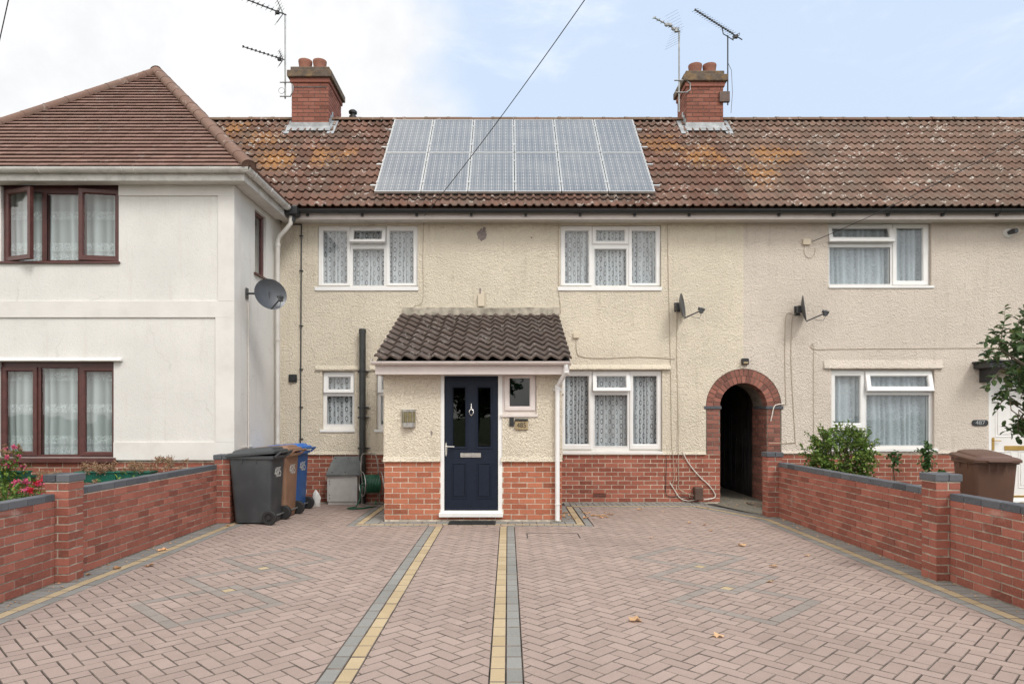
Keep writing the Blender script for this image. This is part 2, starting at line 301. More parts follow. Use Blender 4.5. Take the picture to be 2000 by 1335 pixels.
# ------------------------------------------------------------------ mesh building
ORIGIN = {}
class MB:
    def __init__(s): s.v = []; s.f = []; s.m = []; s.r = []; s.M = None; s.uv = None; s.fold = None
    def add(s, pts):
        b = len(s.v)
        if s.M is not None: pts = [s.M @ Vector(p) for p in pts]
        s.v.extend([tuple(p) for p in pts]); return b
    def face(s, idx, mi=0, r=0.0): s.f.append(tuple(idx)); s.m.append(mi); s.r.append(r)
    def quad(s, a, b, c, d, mi=0, r=0.0):
        k = s.add([a, b, c, d]); s.face((k, k + 1, k + 2, k + 3), mi, r)
    def poly(s, pts, mi=0, r=0.0):
        k = s.add(pts); s.face(range(k, k + len(pts)), mi, r)
    def box(s, x0, x1, y0, y1, z0, z1, mi=0, r=0.0, ch=0.0):
        if ch:
            c = ch; return s.loft([[(x0+c,y0+c,z0),(x1-c,y0+c,z0),(x1-c,y1-c,z0),(x0+c,y1-c,z0)],
              [(x0,y0,z0+c),(x1,y0,z0+c),(x1,y1,z0+c),(x0,y1,z0+c)],[(x0,y0,z1-c),(x1,y0,z1-c),(x1,y1,z1-c),(x0,y1,z1-c)],
              [(x0+c,y0+c,z1),(x1-c,y0+c,z1),(x1-c,y1-c,z1),(x0+c,y1-c,z1)]], mi, r)
        k = s.add([(x0,y0,z0),(x1,y0,z0),(x1,y1,z0),(x0,y1,z0),(x0,y0,z1),(x1,y0,z1),(x1,y1,z1),(x0,y1,z1)])
        for q in ((0,3,2,1),(4,5,6,7),(0,1,5,4),(1,2,6,5),(2,3,7,6),(3,0,4,7)): s.face([k+i for i in q], mi, r)
    def loft(s, secs, mi=0, r=0.0, cap=True, close=True):
        n = len(secs[0]); ks = [s.add(q) for q in secs]
        for a, b in zip(ks, ks[1:]):
            for i in range(n if close else n - 1):
                j = (i + 1) % n; s.face((a + i, a + j, b + j, b + i), mi, r)
        if cap:
            s.face([ks[0] + i for i in range(n)][::-1], mi, r); s.face([ks[-1] + i for i in range(n)], mi, r)
    def tube(s, pts, rr, n=8, mi=0, r=0.0, cap=True):
        pts = [Vector(p) for p in pts]; secs = []; up = None
        for i, p in enumerate(pts):
            t = (pts[min(i + 1, len(pts) - 1)] - pts[max(i - 1, 0)])
            t = t.normalized() if t.length > 1e-9 else Vector((0, 0, 1))
            if up is None: up = Vector((0, 0, 1)) if abs(t.z) < .9 else Vector((1, 0, 0))
            a = t.cross(up).normalized(); b = a.cross(t).normalized(); up = b
            q = rr[i] if isinstance(rr, (list, tuple)) else rr
            secs.append([p + a * (q * math.cos(2*math.pi*k/n)) + b * (q * math.sin(2*math.pi*k/n)) for k in range(n)])
        s.loft(secs, mi, r, cap)
    def lathe(s, prof, n=20, c=(0,0,0), mi=0, r=0.0, cap=True, axis='z'):
        secs = []
        for (q, h) in prof:
            l = []
            for k in range(n):
                a = 2*math.pi*k/n; x, y = q*math.cos(a), q*math.sin(a)
                l.append({'z': (c[0]+x, c[1]+y, c[2]+h), 'y': (c[0]+x, c[1]+h, c[2]+y), 'x': (c[0]+h, c[1]+x, c[2]+y)}[axis])
            secs.append(l)
        s.loft(secs, mi, r, cap)
    def ball(s, c, rx, ry=None, rz=None, n=10, m=6, mi=0, r=0.0):
        ry = ry or rx; rz = rz or rx; secs = []
        for j in range(1, m):
            t = math.pi * j / m
            secs.append([(c[0]+rx*math.sin(t)*math.cos(2*math.pi*k/n), c[1]+ry*math.sin(t)*math.sin(2*math.pi*k/n), c[2]-rz*math.cos(t)) for k in range(n)])
        s.loft(secs, mi, r)
    def ring(s, o, i, yf, yb, ch=.012, mi=0):
        """rectangular frame in the xz plane; o, i = (x0,x1,z0,z1); front at yf, back at yb, chamfered towards the opening"""
        def q(R_, y, g=0): return [(R_[0]-g, y, R_[2]-g), (R_[1]+g, y, R_[2]-g), (R_[1]+g, y, R_[3]+g), (R_[0]-g, y, R_[3]+g)]
        e = .003
        L = [q(o, yb), q(o, yf + e), q(o, yf, -e), q(i, yf, ch), q(i, yf + ch), q(i, yb)]
        ks = [s.add(l) for l in L]
        for a, b in zip(ks, ks[1:] + ks[:1]):
            for k in range(4):
                j = (k + 1) % 4; s.face((a + k, a + j, b + j, b + k), mi)
    def panel(s, x0, x1, z0, z1, holes, yf, yb, mi=0, back=True):
        xs = sorted({x0, x1, *[c for h in holes for c in h[:2] if x0 < c < x1]}); zs = sorted({z0, z1, *[c for h in holes for c in h[2:4] if z0 < c < z1]})
        nx, nz = len(xs) - 1, len(zs) - 1
        def solid(i, j):
            if i < 0 or j < 0 or i >= nx or j >= nz: return False
            cx, cz = (xs[i]+xs[i+1])/2, (zs[j]+zs[j+1])/2
            return not any(h[0] < cx < h[1] and h[2] < cz < h[3] for h in holes)
        for i in range(nx):
            for j in range(nz):
                if not solid(i, j): continue
                a, b, c, d = xs[i], xs[i+1], zs[j], zs[j+1]
                s.quad((a,yf,c),(b,yf,c),(b,yf,d),(a,yf,d), mi)
                if back: s.quad((b,yb,c),(a,yb,c),(a,yb,d),(b,yb,d), mi)
                if not solid(i-1, j): s.quad((a,yb,c),(a,yf,c),(a,yf,d),(a,yb,d), mi)
                if not solid(i+1, j): s.quad((b,yf,c),(b,yb,c),(b,yb,d),(b,yf,d), mi)
                if not solid(i, j-1): s.quad((a,yb,c),(b,yb,c),(b,yf,c),(a,yf,c), mi)
                if not solid(i, j+1): s.quad((a,yf,d),(b,yf,d),(b,yb,d),(a,yb,d), mi)
    def bricks(s, O, Ud, N, L, H, mi=0, course=.075, bl=.225, jt=.011, start=0.0, proud=.006, holes=(), odd=0, z0=0.0):
        O, Ud, N = Vector(O), Vector(Ud).normalized(), Vector(N).normalized(); Zd = Vector((0, 0, 1))
        nr = int(round((H - z0) / course))
        for r_ in range(nr):
            za = z0 + r_ * course + jt / 2; zb = za + course - jt
            u = -bl + start - (bl / 2 if (r_ + odd) % 2 else 0)
            while u < L:
                a, b = max(u + jt / 2, .0), min(u + bl - jt / 2, L); u += bl
                if b - a < .02: continue
                segs = [(a, b)]
                for h in holes:
                    if h[2] < (za + zb) / 2 < h[3]:
                        ns = []
                        for (p, q) in segs:
                            if h[1] <= p or h[0] >= q: ns.append((p, q))
                            else:
                                if h[0] - p > .02: ns.append((p, h[0]))
                                if q - h[1] > .02: ns.append((h[1], q))
                        segs = ns
                rv = R()
                for (p, q) in segs:
                    j1, j2 = U(-.0015, .0015), U(-.0015, .0015); pr = proud + U(-.0015, .0015); e = .0025
                    B = [O + Ud*x + Zd*z for x, z in ((p, za+j1), (q, za+j1), (q, zb+j2), (p, zb+j2))]
                    T = [O + Ud*x + Zd*z + N*pr for x, z in ((p+e, za+j1+e), (q-e, za+j1+e), (q-e, zb+j2-e), (p+e, zb+j2-e))]
                    k = s.add(B + T); s.face((k+4,k+5,k+6,k+7), mi, rv)
                    for i in range(4): s.face((k+i, k+(i+1)%4, k+4+(i+1)%4, k+4+i), mi, rv)
    def build(s, name, mats, parent=None, smooth=False, root=None, angle=35):
        me = bpy.data.meshes.new(name)
        o = bpy.data.objects.new(name, me); COL.objects.link(o)
        off = Vector((0, 0, 0))
        if parent is not None:
            o.parent = parent; off = ORIGIN.get(parent.name, Vector((0, 0, 0))); ORIGIN[o.name] = off
        vs = [(x - off.x, y - off.y, z - off.z) for x, y, z in s.v] if off.length else s.v
        me.from_pydata(vs, [], s.f)
        if not isinstance(mats, (list, tuple)): mats = [mats]
        for m_ in mats: me.materials.append(M[m_] if isinstance(m_, str) else m_)
        me.polygons.foreach_set('material_index', s.m)
        at = me.attributes.new('rnd', 'FLOAT', 'FACE'); at.data.foreach_set('value', s.r)
        if s.uv:
            ul = me.uv_layers.new(name='UVMap'); li = [0.0] * (2 * len(me.loops))
            for lp in me.loops: li[2*lp.index], li[2*lp.index+1] = s.uv[lp.vertex_index]
            ul.data.foreach_set('uv', li)
        if s.fold:
            a2 = me.attributes.new('fold', 'FLOAT', 'POINT'); a2.data.foreach_set('value', s.fold)
        me.update()
        if smooth:
            me.polygons.foreach_set('use_smooth', [True] * len(me.polygons)); me.set_sharp_from_angle(angle=rad(angle))
        return o
def thing(name, label, cat, loc=(0, 0, 0), group=None):
    o = bpy.data.objects.new(name, None); COL.objects.link(o); o.location = loc; o.empty_display_size = .2
    ORIGIN[o.name] = Vector(loc); o['label'] = label; o['category'] = cat
    if group: o['group'] = group
    return o
def tag(o, label=None, cat=None, group=None, kind=None):
    if label: o['label'] = label
    if cat: o['category'] = cat
    if group: o['group'] = group
    if kind: o['kind'] = kind
    return o
def copy_tree(o, parent=None):
    c = o.copy(); COL.objects.link(c); c.parent = parent
    for ch in [x for x in bpy.data.objects if x.parent == o]: copy_tree(ch, c)
    return c
def recentre(o):
    """put a single-mesh thing's origin at its base"""
    me = o.data; n = len(me.vertices); xs = [v.co for v in me.vertices]
    c = Vector((sum(v.x for v in xs)/n, sum(v.y for v in xs)/n, min(v.z for v in xs)))
    me.transform(Matrix.Translation(-c)); o.location = c; return o
def text_mesh(name, txt, size, mat, mtx, parent=None, depth=.0015, sx=1.0):
    cu = bpy.data.curves.new('t', 'FONT'); cu.body = txt; cu.size = size; cu.extrude = depth; cu.align_x = 'CENTER'; cu.align_y = 'CENTER'
    to = bpy.data.objects.new('t', cu); COL.objects.link(to); bpy.context.view_layer.update()
    me = bpy.data.meshes.new_from_object(to); bpy.data.objects.remove(to)
    off = ORIGIN.get(parent.name, Vector((0, 0, 0))) if parent else Vector((0, 0, 0))
    me.transform(Matrix.Translation(-off) @ mtx @ Matrix.Diagonal((sx, 1, 1, 1))); me.materials.clear(); me.materials.append(M[mat]); me.name = name
    o = bpy.data.objects.new(name, me); COL.objects.link(o); o.parent = parent
    if parent: ORIGIN[o.name] = off
    return o
FRONT = Matrix.Rotation(rad(90), 4, 'X')          # text lying in xy -> facing -Y

# ------------------------------------------------------------------ levels
YF, YP, YL = 11.83, 9.70, 9.82
XL, XM, XR = -3.94, 4.075, 13.5                    # party lines
def fx(px): return PX(px, YF)
def fz(py): return PZ(py, YF)

# ------------------------------------------------------------------ setting
mb = MB(); mb.quad((-400,-400,-.06),(400,-400,-.06),(400,400,-.06),(-400,400,-.06))
tag(mb.build('ground', 'grass'), kind='structure')
mb = MB(); mb.box(-60, 60, -12.5, -4.5, -.2, -.05)
tag(mb.build('road', 'asphalt'), kind='structure')
mb = MB(); mb.box(-60, 60, -4.5, -1.6, -.2, -.004, ch=.01); mb.box(-60, 60, -15, -12.5, -.2, .05)
tag(mb.build('pavement', 'pavement'), kind='structure')
mb = MB(); mb.box(-4.06, 4.0, -1.6, YF + .1, -.2, -.02)
tag(mb.build('paving_bed', 'sand'), kind='structure')
# soil of the two front gardens
def bumpy(x0, x1, y0, y1, z, nx, ny, amp):
    mb = MB(); hs = {}
    for i in range(nx + 1):
        for j in range(ny + 1):
            hs[i, j] = mb.add([(x0+(x1-x0)*i/nx, y0+(y1-y0)*j/ny, z + U(-amp, amp))])
    for i in range(nx):
        for j in range(ny): mb.face((hs[i,j], hs[i+1,j], hs[i+1,j+1], hs[i,j+1]))
    return mb
tag(bumpy(-10.5, -4.14, -1.6, YL+.05, .02, 40, 70, .02).build('garden_soil', 'soil', smooth=True), kind='structure')
tag(bumpy(4.08, 13.5, -1.6, YF+.05, .0, 60, 80, .02).build('neighbour_garden_soil', 'soil', smooth=True), kind='structure')

# ------------------------------------------------------------------ block paving
DR = MB(); S2 = math.sqrt(.5)
def inset(poly, d):
    n = len(poly); out = []
    for i in range(n):
        p0, p1, p2 = poly[i-1], poly[i], poly[(i+1) % n]
        e1 = (p1[0]-p0[0], p1[1]-p0[1]); e2 = (p2[0]-p1[0], p2[1]-p1[1])
        l1 = math.hypot(*e1) or 1; l2 = math.hypot(*e2) or 1
        n1 = (-e1[1]/l1, e1[0]/l1); n2 = (-e2[1]/l2, e2[0]/l2)
        k = 1 + n1[0]*n2[0] + n1[1]*n2[1]
        if k < .2: k = .2
        out.append((p1[0] + d*(n1[0]+n2[0])/k, p1[1] + d*(n1[1]+n2[1])/k))
    return out
def area(p): return .5 * sum(p[i-1][0]*p[i][1] - p[i][0]*p[i-1][1] for i in range(len(p)))
def clip(poly, reg):
    out = poly
    for i in range(len(reg)):
        a, b = reg[i-1], reg[i]
        if not out: return out
        inp = out; out = []
        def side(p): return (b[0]-a[0])*(p[1]-a[1]) - (b[1]-a[1])*(p[0]-a[0])
        for k in range(len(inp)):
            p, q = inp[k-1], inp[k]; sp, sq = side(p), side(q)
            if sq >= 0:
                if sp < 0: t = sp/(sp-sq); out.append((p[0]+(q[0]-p[0])*t, p[1]+(q[1]-p[1])*t))
                out.append(q)
            elif sp >= 0: t = sp/(sp-sq); out.append((p[0]+(q[0]-p[0])*t, p[1]+(q[1]-p[1])*t))
    cl = []
    for p in out:
        if not cl or math.hypot(p[0]-cl[-1][0], p[1]-cl[-1][1]) > 1e-4: cl.append(p)
    return cl
def block(poly, mi):
    if area(poly) < 0: poly = poly[::-1]
    if len(poly) < 3 or area(poly) < .0006: return
    o = inset(poly, .0025); t = inset(poly, .0062)
    if area(t) <= 1e-4: return
    dz = U(-.0018, .0012); tx, ty = U(-.006, .006), U(-.006, .006); cx, cy = poly[0]
    def zz(p): return dz + (p[0]-cx)*tx + (p[1]-cy)*ty
    n = len(poly); r = R()
    k = DR.add([(p[0], p[1], -.03) for p in o] + [(p[0], p[1], zz(p) - .006) for p in o] + [(p[0], p[1], zz(p)) for p in t])
    DR.face(range(k + 2*n, k + 3*n), mi, r)
    for i in range(n):
        j = (i+1) % n
        DR.face((k+i, k+j, k+n+j, k+n+i), 3, r); DR.face((k+n+i, k+n+j, k+2*n+j, k+2*n+i), 3, r)
Y0 = -1.55
regs = [
    [(-3.65, Y0), (-1.08, Y0), (-1.08, 9.25), (-3.65, 9.25)],
    [(-3.65, 9.25), (-2.2, 9.25), (-2.2, 11.6), (-3.65, 11.6)],
    [(-.88, Y0), (-.107, Y0), (-.107, 9.25), (-.88, 9.25)],
    [(.088, Y0), (3.6, Y0), (3.6, 9.25), (.088, 9.25)],
    [(1.17, 9.25), (3.6, 9.25), (3.6, 9.85), (3.03, 11.15), (1.17, 11.15)],
]
def inside(p, reg): return all((reg[i][0]-reg[i-1][0])*(p[1]-reg[i-1][1]) - (reg[i][1]-reg[i-1][1])*(p[0]-reg[i-1][0]) >= -1e-9 for i in range(len(reg)))
def toxy(u, v): return ((u - v) * S2 * .1, (u + v) * S2 * .1)
# grey interlaced squares with buff centres
line_cells, buff = {}, set()
for (cx, cy0) in ((-2.34, 5.45), (1.87, 5.5)):
    cu = round((cx + cy0) * S2 / .1 - .5); cv = round((cy0 - cx) * S2 / .1 - .5)
    for q in range(3):
        a, b = cu + 6*q, cv + 6*q
        for t in range(-4, 5):
            for c, d, k in ((a+t, b-4, 'u'), (a+t, b+4, 'u'), (a-4, b+t, 'v'), (a+4, b+t, 'v')): line_cells[(c, d)] = k
        if q < 2: buff.add((a + 3, b + 3))
for c in buff: line_cells.pop(c, None)
def rect(u0, v0, du, dv): return [toxy(u0, v0), toxy(u0+du, v0), toxy(u0+du, v0+dv), toxy(u0, v0+dv)]
def lay(cells, mi):
    us = [c[0] for c in cells]; vs = [c[1] for c in cells]
    poly = rect(min(us), min(vs), max(us)-min(us)+1, max(vs)-min(vs)+1)
    if area(poly) < 0: poly = poly[::-1]
    ins = [any(inside(p, g) for g in regs) for p in poly]
    if all(ins): block(poly, mi); return
    for g in regs:
        c = clip(poly, g)
        if len(c) >= 3: block(c, mi)
for x in range(-60, 125):
    for y in range(-60, 125):
        X, Y = toxy(x, y)
        if not (-4.2 < X < 4.0 and Y0-.3 < Y < 12): continue
        c = (x - y) % 4
        cells = [(x, y), (x+1, y)] if c == 0 else [(x, y), (x, y+1)] if c == 3 else None
        if not cells: continue
        keep = [q for q in cells if q not in line_cells and q not in buff]
        if keep: lay(keep, 0)
done = set()
for c, k in sorted(line_cells.items()):
    if c in done: continue
    n = (c[0]+1, c[1]) if k == 'u' else (c[0], c[1]+1)
    if n in line_cells and line_cells[n] == k and n not in done: done |= {c, n}; lay([c, n], 4)
    else: done.add(c); lay([c], 4)
for c in buff: lay([c], 2)
def strip(pts, off0, off1, bl, mi):
    """blocks laid along a polyline, between two offsets to its left"""
    for (a, b) in zip(pts, pts[1:]):
        d = (b[0]-a[0], b[1]-a[1]); L = math.hypot(*d); d = (d[0]/L, d[1]/L); nn = (-d[1], d[0]); t = 0
        while t < L - 1e-6:
            e = min(t + bl, L)
            if L - e < bl * .3: e = L
            block([(a[0]+d[0]*q+nn[0]*w, a[1]+d[1]*q+nn[1]*w) for q, w in ((t, off0), (e, off0), (e, off1), (t, off1))], mi); t = e
strip([(-1.08, Y0), (-1.08, 9.25)], -.1, 0, .2, 1); strip([(-.98, Y0), (-.98, 9.25)], -.1, 0, .2, 2)
strip([(-.107, Y0), (-.107, 9.25)], -.095, 0, .2, 2); strip([(-.012, Y0), (-.012, 9.25)], -.1, 0, .2, 1)
# left border
strip([(-4.045, Y0), (-4.045, 9.5)], -.195, 0, .1, 1); strip([(-3.85, Y0), (-3.85, 11.6)], -.1, 0, .2, 2); strip([(-3.75, Y0), (-3.75, 11.6)], -.1, 0, .2, 1)
strip([(-3.85, 11.7), (-2.0, 11.7)], -.1, 0, .2, 1)
# right border
RB = [(3.75, Y0), (3.75, 9.88), (3.12, 11.3)]
strip([(3.8, Y0), (3.8, 9.88)], 0, .1, .2, 2); strip([(3.8, 9.88), (3.17, 11.35)], 0, .1, .2, 2)
strip([(3.7, Y0), (3.7, 9.87)], 0, .1, .2, 1); strip([(3.7, 9.87), (3.07, 11.25)], 0, .1, .2, 1)
strip([(3.985, Y0), (3.985, 9.9)], 0, .185, .1, 1); strip([(3.985, 9.9), (3.35, 11.45)], 0, .185, .1, 1)
strip([(1.06, 11.25), (3.12, 11.25)], 0, .1, .2, 2); strip([(1.17, 11.15), (3.07, 11.15)], 0, .1, .2, 1); strip([(.95, 11.37), (3.3, 11.37)], 0, .22, .1, 1); strip([(.95, 11.6), (3.4, 11.6)], 0, .21, .1, 1)
# round the porch
strip([(-2.1, 9.35), (1.06, 9.35)], 0, .1, .2, 2); strip([(-2.0, 9.455), (.95, 9.455)], 0, .23, .2, 1); strip([(-1.08, 9.25), (-.0, 9.25)], 0, .1, .2, 0)
strip([(-2.2, 9.25), (-1.08, 9.25)], 0, .1, .2, 1); strip([(0, 9.25), (1.17, 9.25)], 0, .1, .2, 1)
strip([(-2.0, 9.455), (-2.0, 11.6)], 0, .1, .2, 2); strip([(-2.1, 9.35), (-2.1, 11.6)], 0, .1, .2, 1); strip([(-1.77, 9.69), (-1.77, 11.75)], 0, .225, .1, 1)
strip([(.95, 9.69), (.95, 11.37)], 0, .18, .1, 1); strip([(1.055, 9.45), (1.055, 11.25)], 0, .1, .2, 2); strip([(1.165, 9.35), (1.165, 11.15)], 0, .1, .2, 1)
tag(DR.build('driveway', ['blk_pink', 'blk_grey', 'blk_yel', 'joint', 'blk_faded']), kind='structure')
# concrete of the covered passage
mb = MB(); k = [(3.5, 11.55), (3.82, 10.35), (3.84, 10.0), (4.06, 10.0), (4.06, 10.3), (4.5, 10.6), (4.5, 18), (3.66, 18), (3.66, 11.83)]
mb.poly([(x, y, -.004) for x, y in k]); tag(mb.build('passage_floor', 'concrete'), kind='structure')

# ------------------------------------------------------------------ windows
def wavy(mbx, x0, x1, z0, z1, y, amp=.018, per=.075, seed=1):
    rg = random.Random(seed); nx = max(24, int((x1-x0)/.008)); nz = 6
    ph = rg.random()*6; k1, k2 = 2*math.pi/per*rg.uniform(.9, 1.1), 2*math.pi/(per*2.7)
    ks = []; mbx.uv = mbx.uv or []; mbx.fold = mbx.fold or []
    cum = 0; last = None
    for i in range(nx + 1):
        x = x0 + (x1-x0)*i/nx
        w = math.sin(k1*x + ph + 1.5*math.sin(k2*x*.7+ph)) * .6 + .4*math.sin(k2*x + 2*ph)
        cum += 0 if last is None else math.hypot(x-last[0], (w-last[1])*amp*1.6); last = (x, w)
        col = []
        for j in range(nz + 1):
            z = z0 + (z1-z0)*j/nz
            a = mbx.add([(x + .004*math.sin(j*1.3+i*.05), y + amp*w*(1.15-.25*j/nz), z)]); col.append(a)
            mbx.uv.append((cum + seed*.37, z - z0)); mbx.fold.append(.5 - .5*w)
        ks.append(col)
    for i in range(nx):
        for j in range(nz): mbx.face((ks[i][j], ks[i+1][j], ks[i+1][j+1], ks[i][j+1]))
SEED = [3]
def window(parent, Y, outer, lights, frame='upvc', sill=None, net='net_oval', setback=.05, glass='glass', room=True, label=None, T=None, netper=.075, netgap=.03, fw=.03):
    """outer and every light are given in photograph pixels on the wall's plane Y (or metres when T is 'm').
       light: (kind, bounds, glass, open_deg) kind: fixed / left / right (side hung) / top (top hung)"""
    def c(b): return b if T == 'm' else (PX(b[0], Y), PX(b[1], Y), PZ(b[3], Y), PZ(b[2], Y))
    o = c(outer); y0 = Y + setback
    mb = MB(); holes = []
    for k, b, g, a in lights: holes.append(c(g) if k == 'fixed' else tuple(v + e for v, e in zip(c(b), (.012, -.012, .012, -.012))))
    mb.panel(*o, holes, y0, y0 + .07)
    for k, b, g, a in lights:
        if k == 'fixed':
            G = c(g); O2 = (G[0]-.014, G[1]+.014, G[2]-.014, G[3]+.014); mb.ring(O2, G, y0 - .006, y0 + .02, .008)
    w = mb.build('window', frame, parent)
    if label: w['label'] = label
    mbs = MB()
    if sill:
        s_ = c(sill); mbs.box(s_[0], s_[1], Y - .035, y0 + .01, s_[2], s_[3], ch=.004); mbs.build('sill', frame, w)
    for k, b, g, a in lights:
        G = c(g); B = c(b) if b else G
        T_ = None; yc = y0 - .022
        if k in ('left', 'right'):
            hx = B[0] if k == 'left' else B[1]; T_ = Matrix.Translation((hx, yc, 0)) @ Matrix.Rotation(rad(-a if k == 'left' else a), 4, 'Z') @ Matrix.Translation((-hx, -yc, 0))
        elif k == 'top':
            T_ = Matrix.Translation((0, yc, B[3])) @ Matrix.Rotation(rad(-a), 4, 'X') @ Matrix.Translation((0, -yc, -B[3]))
        if k != 'fixed':
            mc = MB(); mc.M = T_ if a else None; mc.ring(B, G, yc, yc + .055, .014); mc.build('casement', frame, w)
        mg = MB(); mg.M = T_ if (T_ and a) else None; yg = y0 + .016 if k == 'fixed' else yc + .03
        mg.box(G[0]-.004, G[1]+.004, yg, yg + .004, G[2]-.004, G[3]+.004); mg.build('pane', glass, w)
        # rubber gasket line
    if net:
        SEED[0] += 1; mn = MB(); wavy(mn, o[0]+.01, o[1]-.01, o[2]+.02, o[3]-.01, y0 + .07 + netgap, per=netper, seed=SEED[0]); mn.build('net_curtain', net, w, smooth=True, angle=180)
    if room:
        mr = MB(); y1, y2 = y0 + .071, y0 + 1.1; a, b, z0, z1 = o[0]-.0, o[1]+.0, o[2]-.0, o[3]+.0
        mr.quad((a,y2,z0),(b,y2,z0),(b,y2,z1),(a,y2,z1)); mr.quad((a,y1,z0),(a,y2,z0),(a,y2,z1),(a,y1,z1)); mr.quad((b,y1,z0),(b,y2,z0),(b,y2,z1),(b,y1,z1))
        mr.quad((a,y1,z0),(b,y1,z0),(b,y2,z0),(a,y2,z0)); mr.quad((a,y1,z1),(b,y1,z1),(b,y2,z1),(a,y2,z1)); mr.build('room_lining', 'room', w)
    return w, o

# ------------------------------------------------------------------ roofs
def pantiles(mb, x0, x1, y0, z0, y1, z1, rows, pitch, amp, lift=.040, tile=2, phase=0.0, ns=8, prof='roman', mi=0, lip=.016):
    run, rise = y1-y0, z1-z0; L = math.hypot(run, rise); dy, dz = run/L, rise/L; nyv, nzv = -dz, dy   # outward normal (towards -y, +z)
    g = L / rows
    def wv(x):
        t = ((x - x0)/pitch + phase) % 1.0
        if prof == 'roman':        # a round roll and a flatter pan
            return amp * (math.sin(math.pi * t/.48) ** .8 if t < .48 else -.12*math.sin(math.pi*(t-.48)/.52))
        return amp * (.5 + .5*math.sin(2*math.pi*t) + .12*math.sin(4*math.pi*t))
    n = int(round((x1-x0)/pitch*ns))
    rcol = {}
    for r_ in range(rows):
        s0, s1 = r_*g - (.035 if r_ else 0), (r_+1)*g + .04
        pts = {}
        for i in range(n+1):
            x = x0 + (x1-x0)*i/n; w = wv(x); tcol = int(((x-x0)/pitch + phase) / tile)
            jit = rcol.setdefault((r_, tcol), (U(-.003, .004), .25+.5*R() if prof != 'roman' else R()))
            l0, l1 = lift + w + jit[0], w + 0
            a = (x, y0+dy*s0+nyv*(l0-lip), z0+dz*s0+nzv*(l0-lip)); b = (x, y0+dy*s0+nyv*l0, z0+dz*s0+nzv*l0)
            b2 = (x, y0+dy*(s0+.004)+nyv*(l0+.003), z0+dz*(s0+.004)+nzv*(l0+.003)); c_ = (x, y0+dy*s1+nyv*l1, z0+dz*s1+nzv*l1)
            z_ = (x, y0+dy*(s0+.06)+nyv*(w+.004), z0+dz*(s0+.06)+nzv*(w+.004)) 
            pts[i] = mb.add([z_, a, b, b2, c_]); pts['t', i] = tcol
        for i in range(n):
            p, q = pts[i], pts[i+1]; rv = rcol[(r_, pts['t', i])][1]
            for k in range(4): mb.face((p+k, q+k, q+k+1, p+k+1), mi, rv)
EY, EZ, TAN = 11.45, 4.985, 1.02
RY = 13.91; RZ = EZ + (RY-EY)*TAN
def roofz(y): return EZ + (y-EY)*TAN
def main_roof(parent, x0, x1, mat, phase):
    mb = MB(); pantiles(mb, x0, x1, EY, EZ, RY, RZ, 13, .14, .034, phase=phase)
    r = mb.build('roof', mat, parent, smooth=True, angle=50)
    mb = MB(); mb.quad((x0,EY+.03,EZ-.03),(x1,EY+.03,EZ-.03),(x1,RY,RZ-.03),(x0,RY,RZ-.03))
    mb.quad((x0,RY,RZ-.02),(x1,RY,RZ-.02),(x1,2*RY-EY,EZ-.02),(x0,2*RY-EY,EZ-.02)); mb.build('back_slope', 'tile_485', r)
    mb = MB(); x = x0
    while x < x1:
        e = min(x+.45, x1); rv = R(); dz = U(-.004, .004)
        secs = [[(xx, RY-.0+q*math.cos(a)*1.0, RZ-.02+dz+q*math.sin(a)*.72) for a in [math.pi*k/8 for k in range(9)]] for xx, q in ((x+.002, .128), (x+.06, .128), (x+.061, .12), (e-.002, .12))]
        mb.loft(secs, 0, rv, cap=False, close=False); x = e
    mb.build('ridge_tiles', 'ridge', r, smooth=True, angle=50)
    return r
def half_gutter(mb, a, b, r_, n=10, depth=1.0):
    """half round gutter from a to b (open upwards), with thickness"""
    a, b = Vector(a), Vector(b); t = (b-a).normalized(); s_ = t.cross(Vector((0,0,1))).normalized(); up = Vector((0,0,1))
    loop = [(math.cos(math.pi + math.pi*k/n)*r_, math.sin(math.pi + math.pi*k/n)*r_*depth) for k in range(n+1)] + [(math.cos(-math.pi*k/n)*(r_-.004), math.sin(-math.pi*k/n)*(r_-.004)*depth) for k in range(n+1)]
    mb.loft([[p + s_*x + up*z for x, z in loop] for p in (a, b)])
def fascia_gutter(parent, x0, x1, gm, fm):
    mb = MB(); mb.box(x0, x1, 11.545, 11.575, 4.815, 4.945); mb.build('fascia', fm, parent)
    mb = MB(); mb.box(x0, x1, 11.575, YF+.02, 4.83, 4.842); mb.build('soffit', 'soffit', parent)
    mb = MB(); half_gutter(mb, (x0, 11.475, 4.955), (x1, 11.475, 4.955), .062); g = mb.build('gutter', gm, parent, smooth=True)
    x = x0 + .5
    while x < x1 - .1:
        mb = MB(); mb.tube([(x, 11.475+.066*math.cos(a), 4.955+.066*math.sin(a)) for a in [math.pi+math.pi*k/8 for k in range(9)]], .007, 6)
        mb.box(x-.02, x+.02, 11.50, 11.544, 4.86, 4.91); x += .92
        mb.build('gutter_bracket', gm, g)

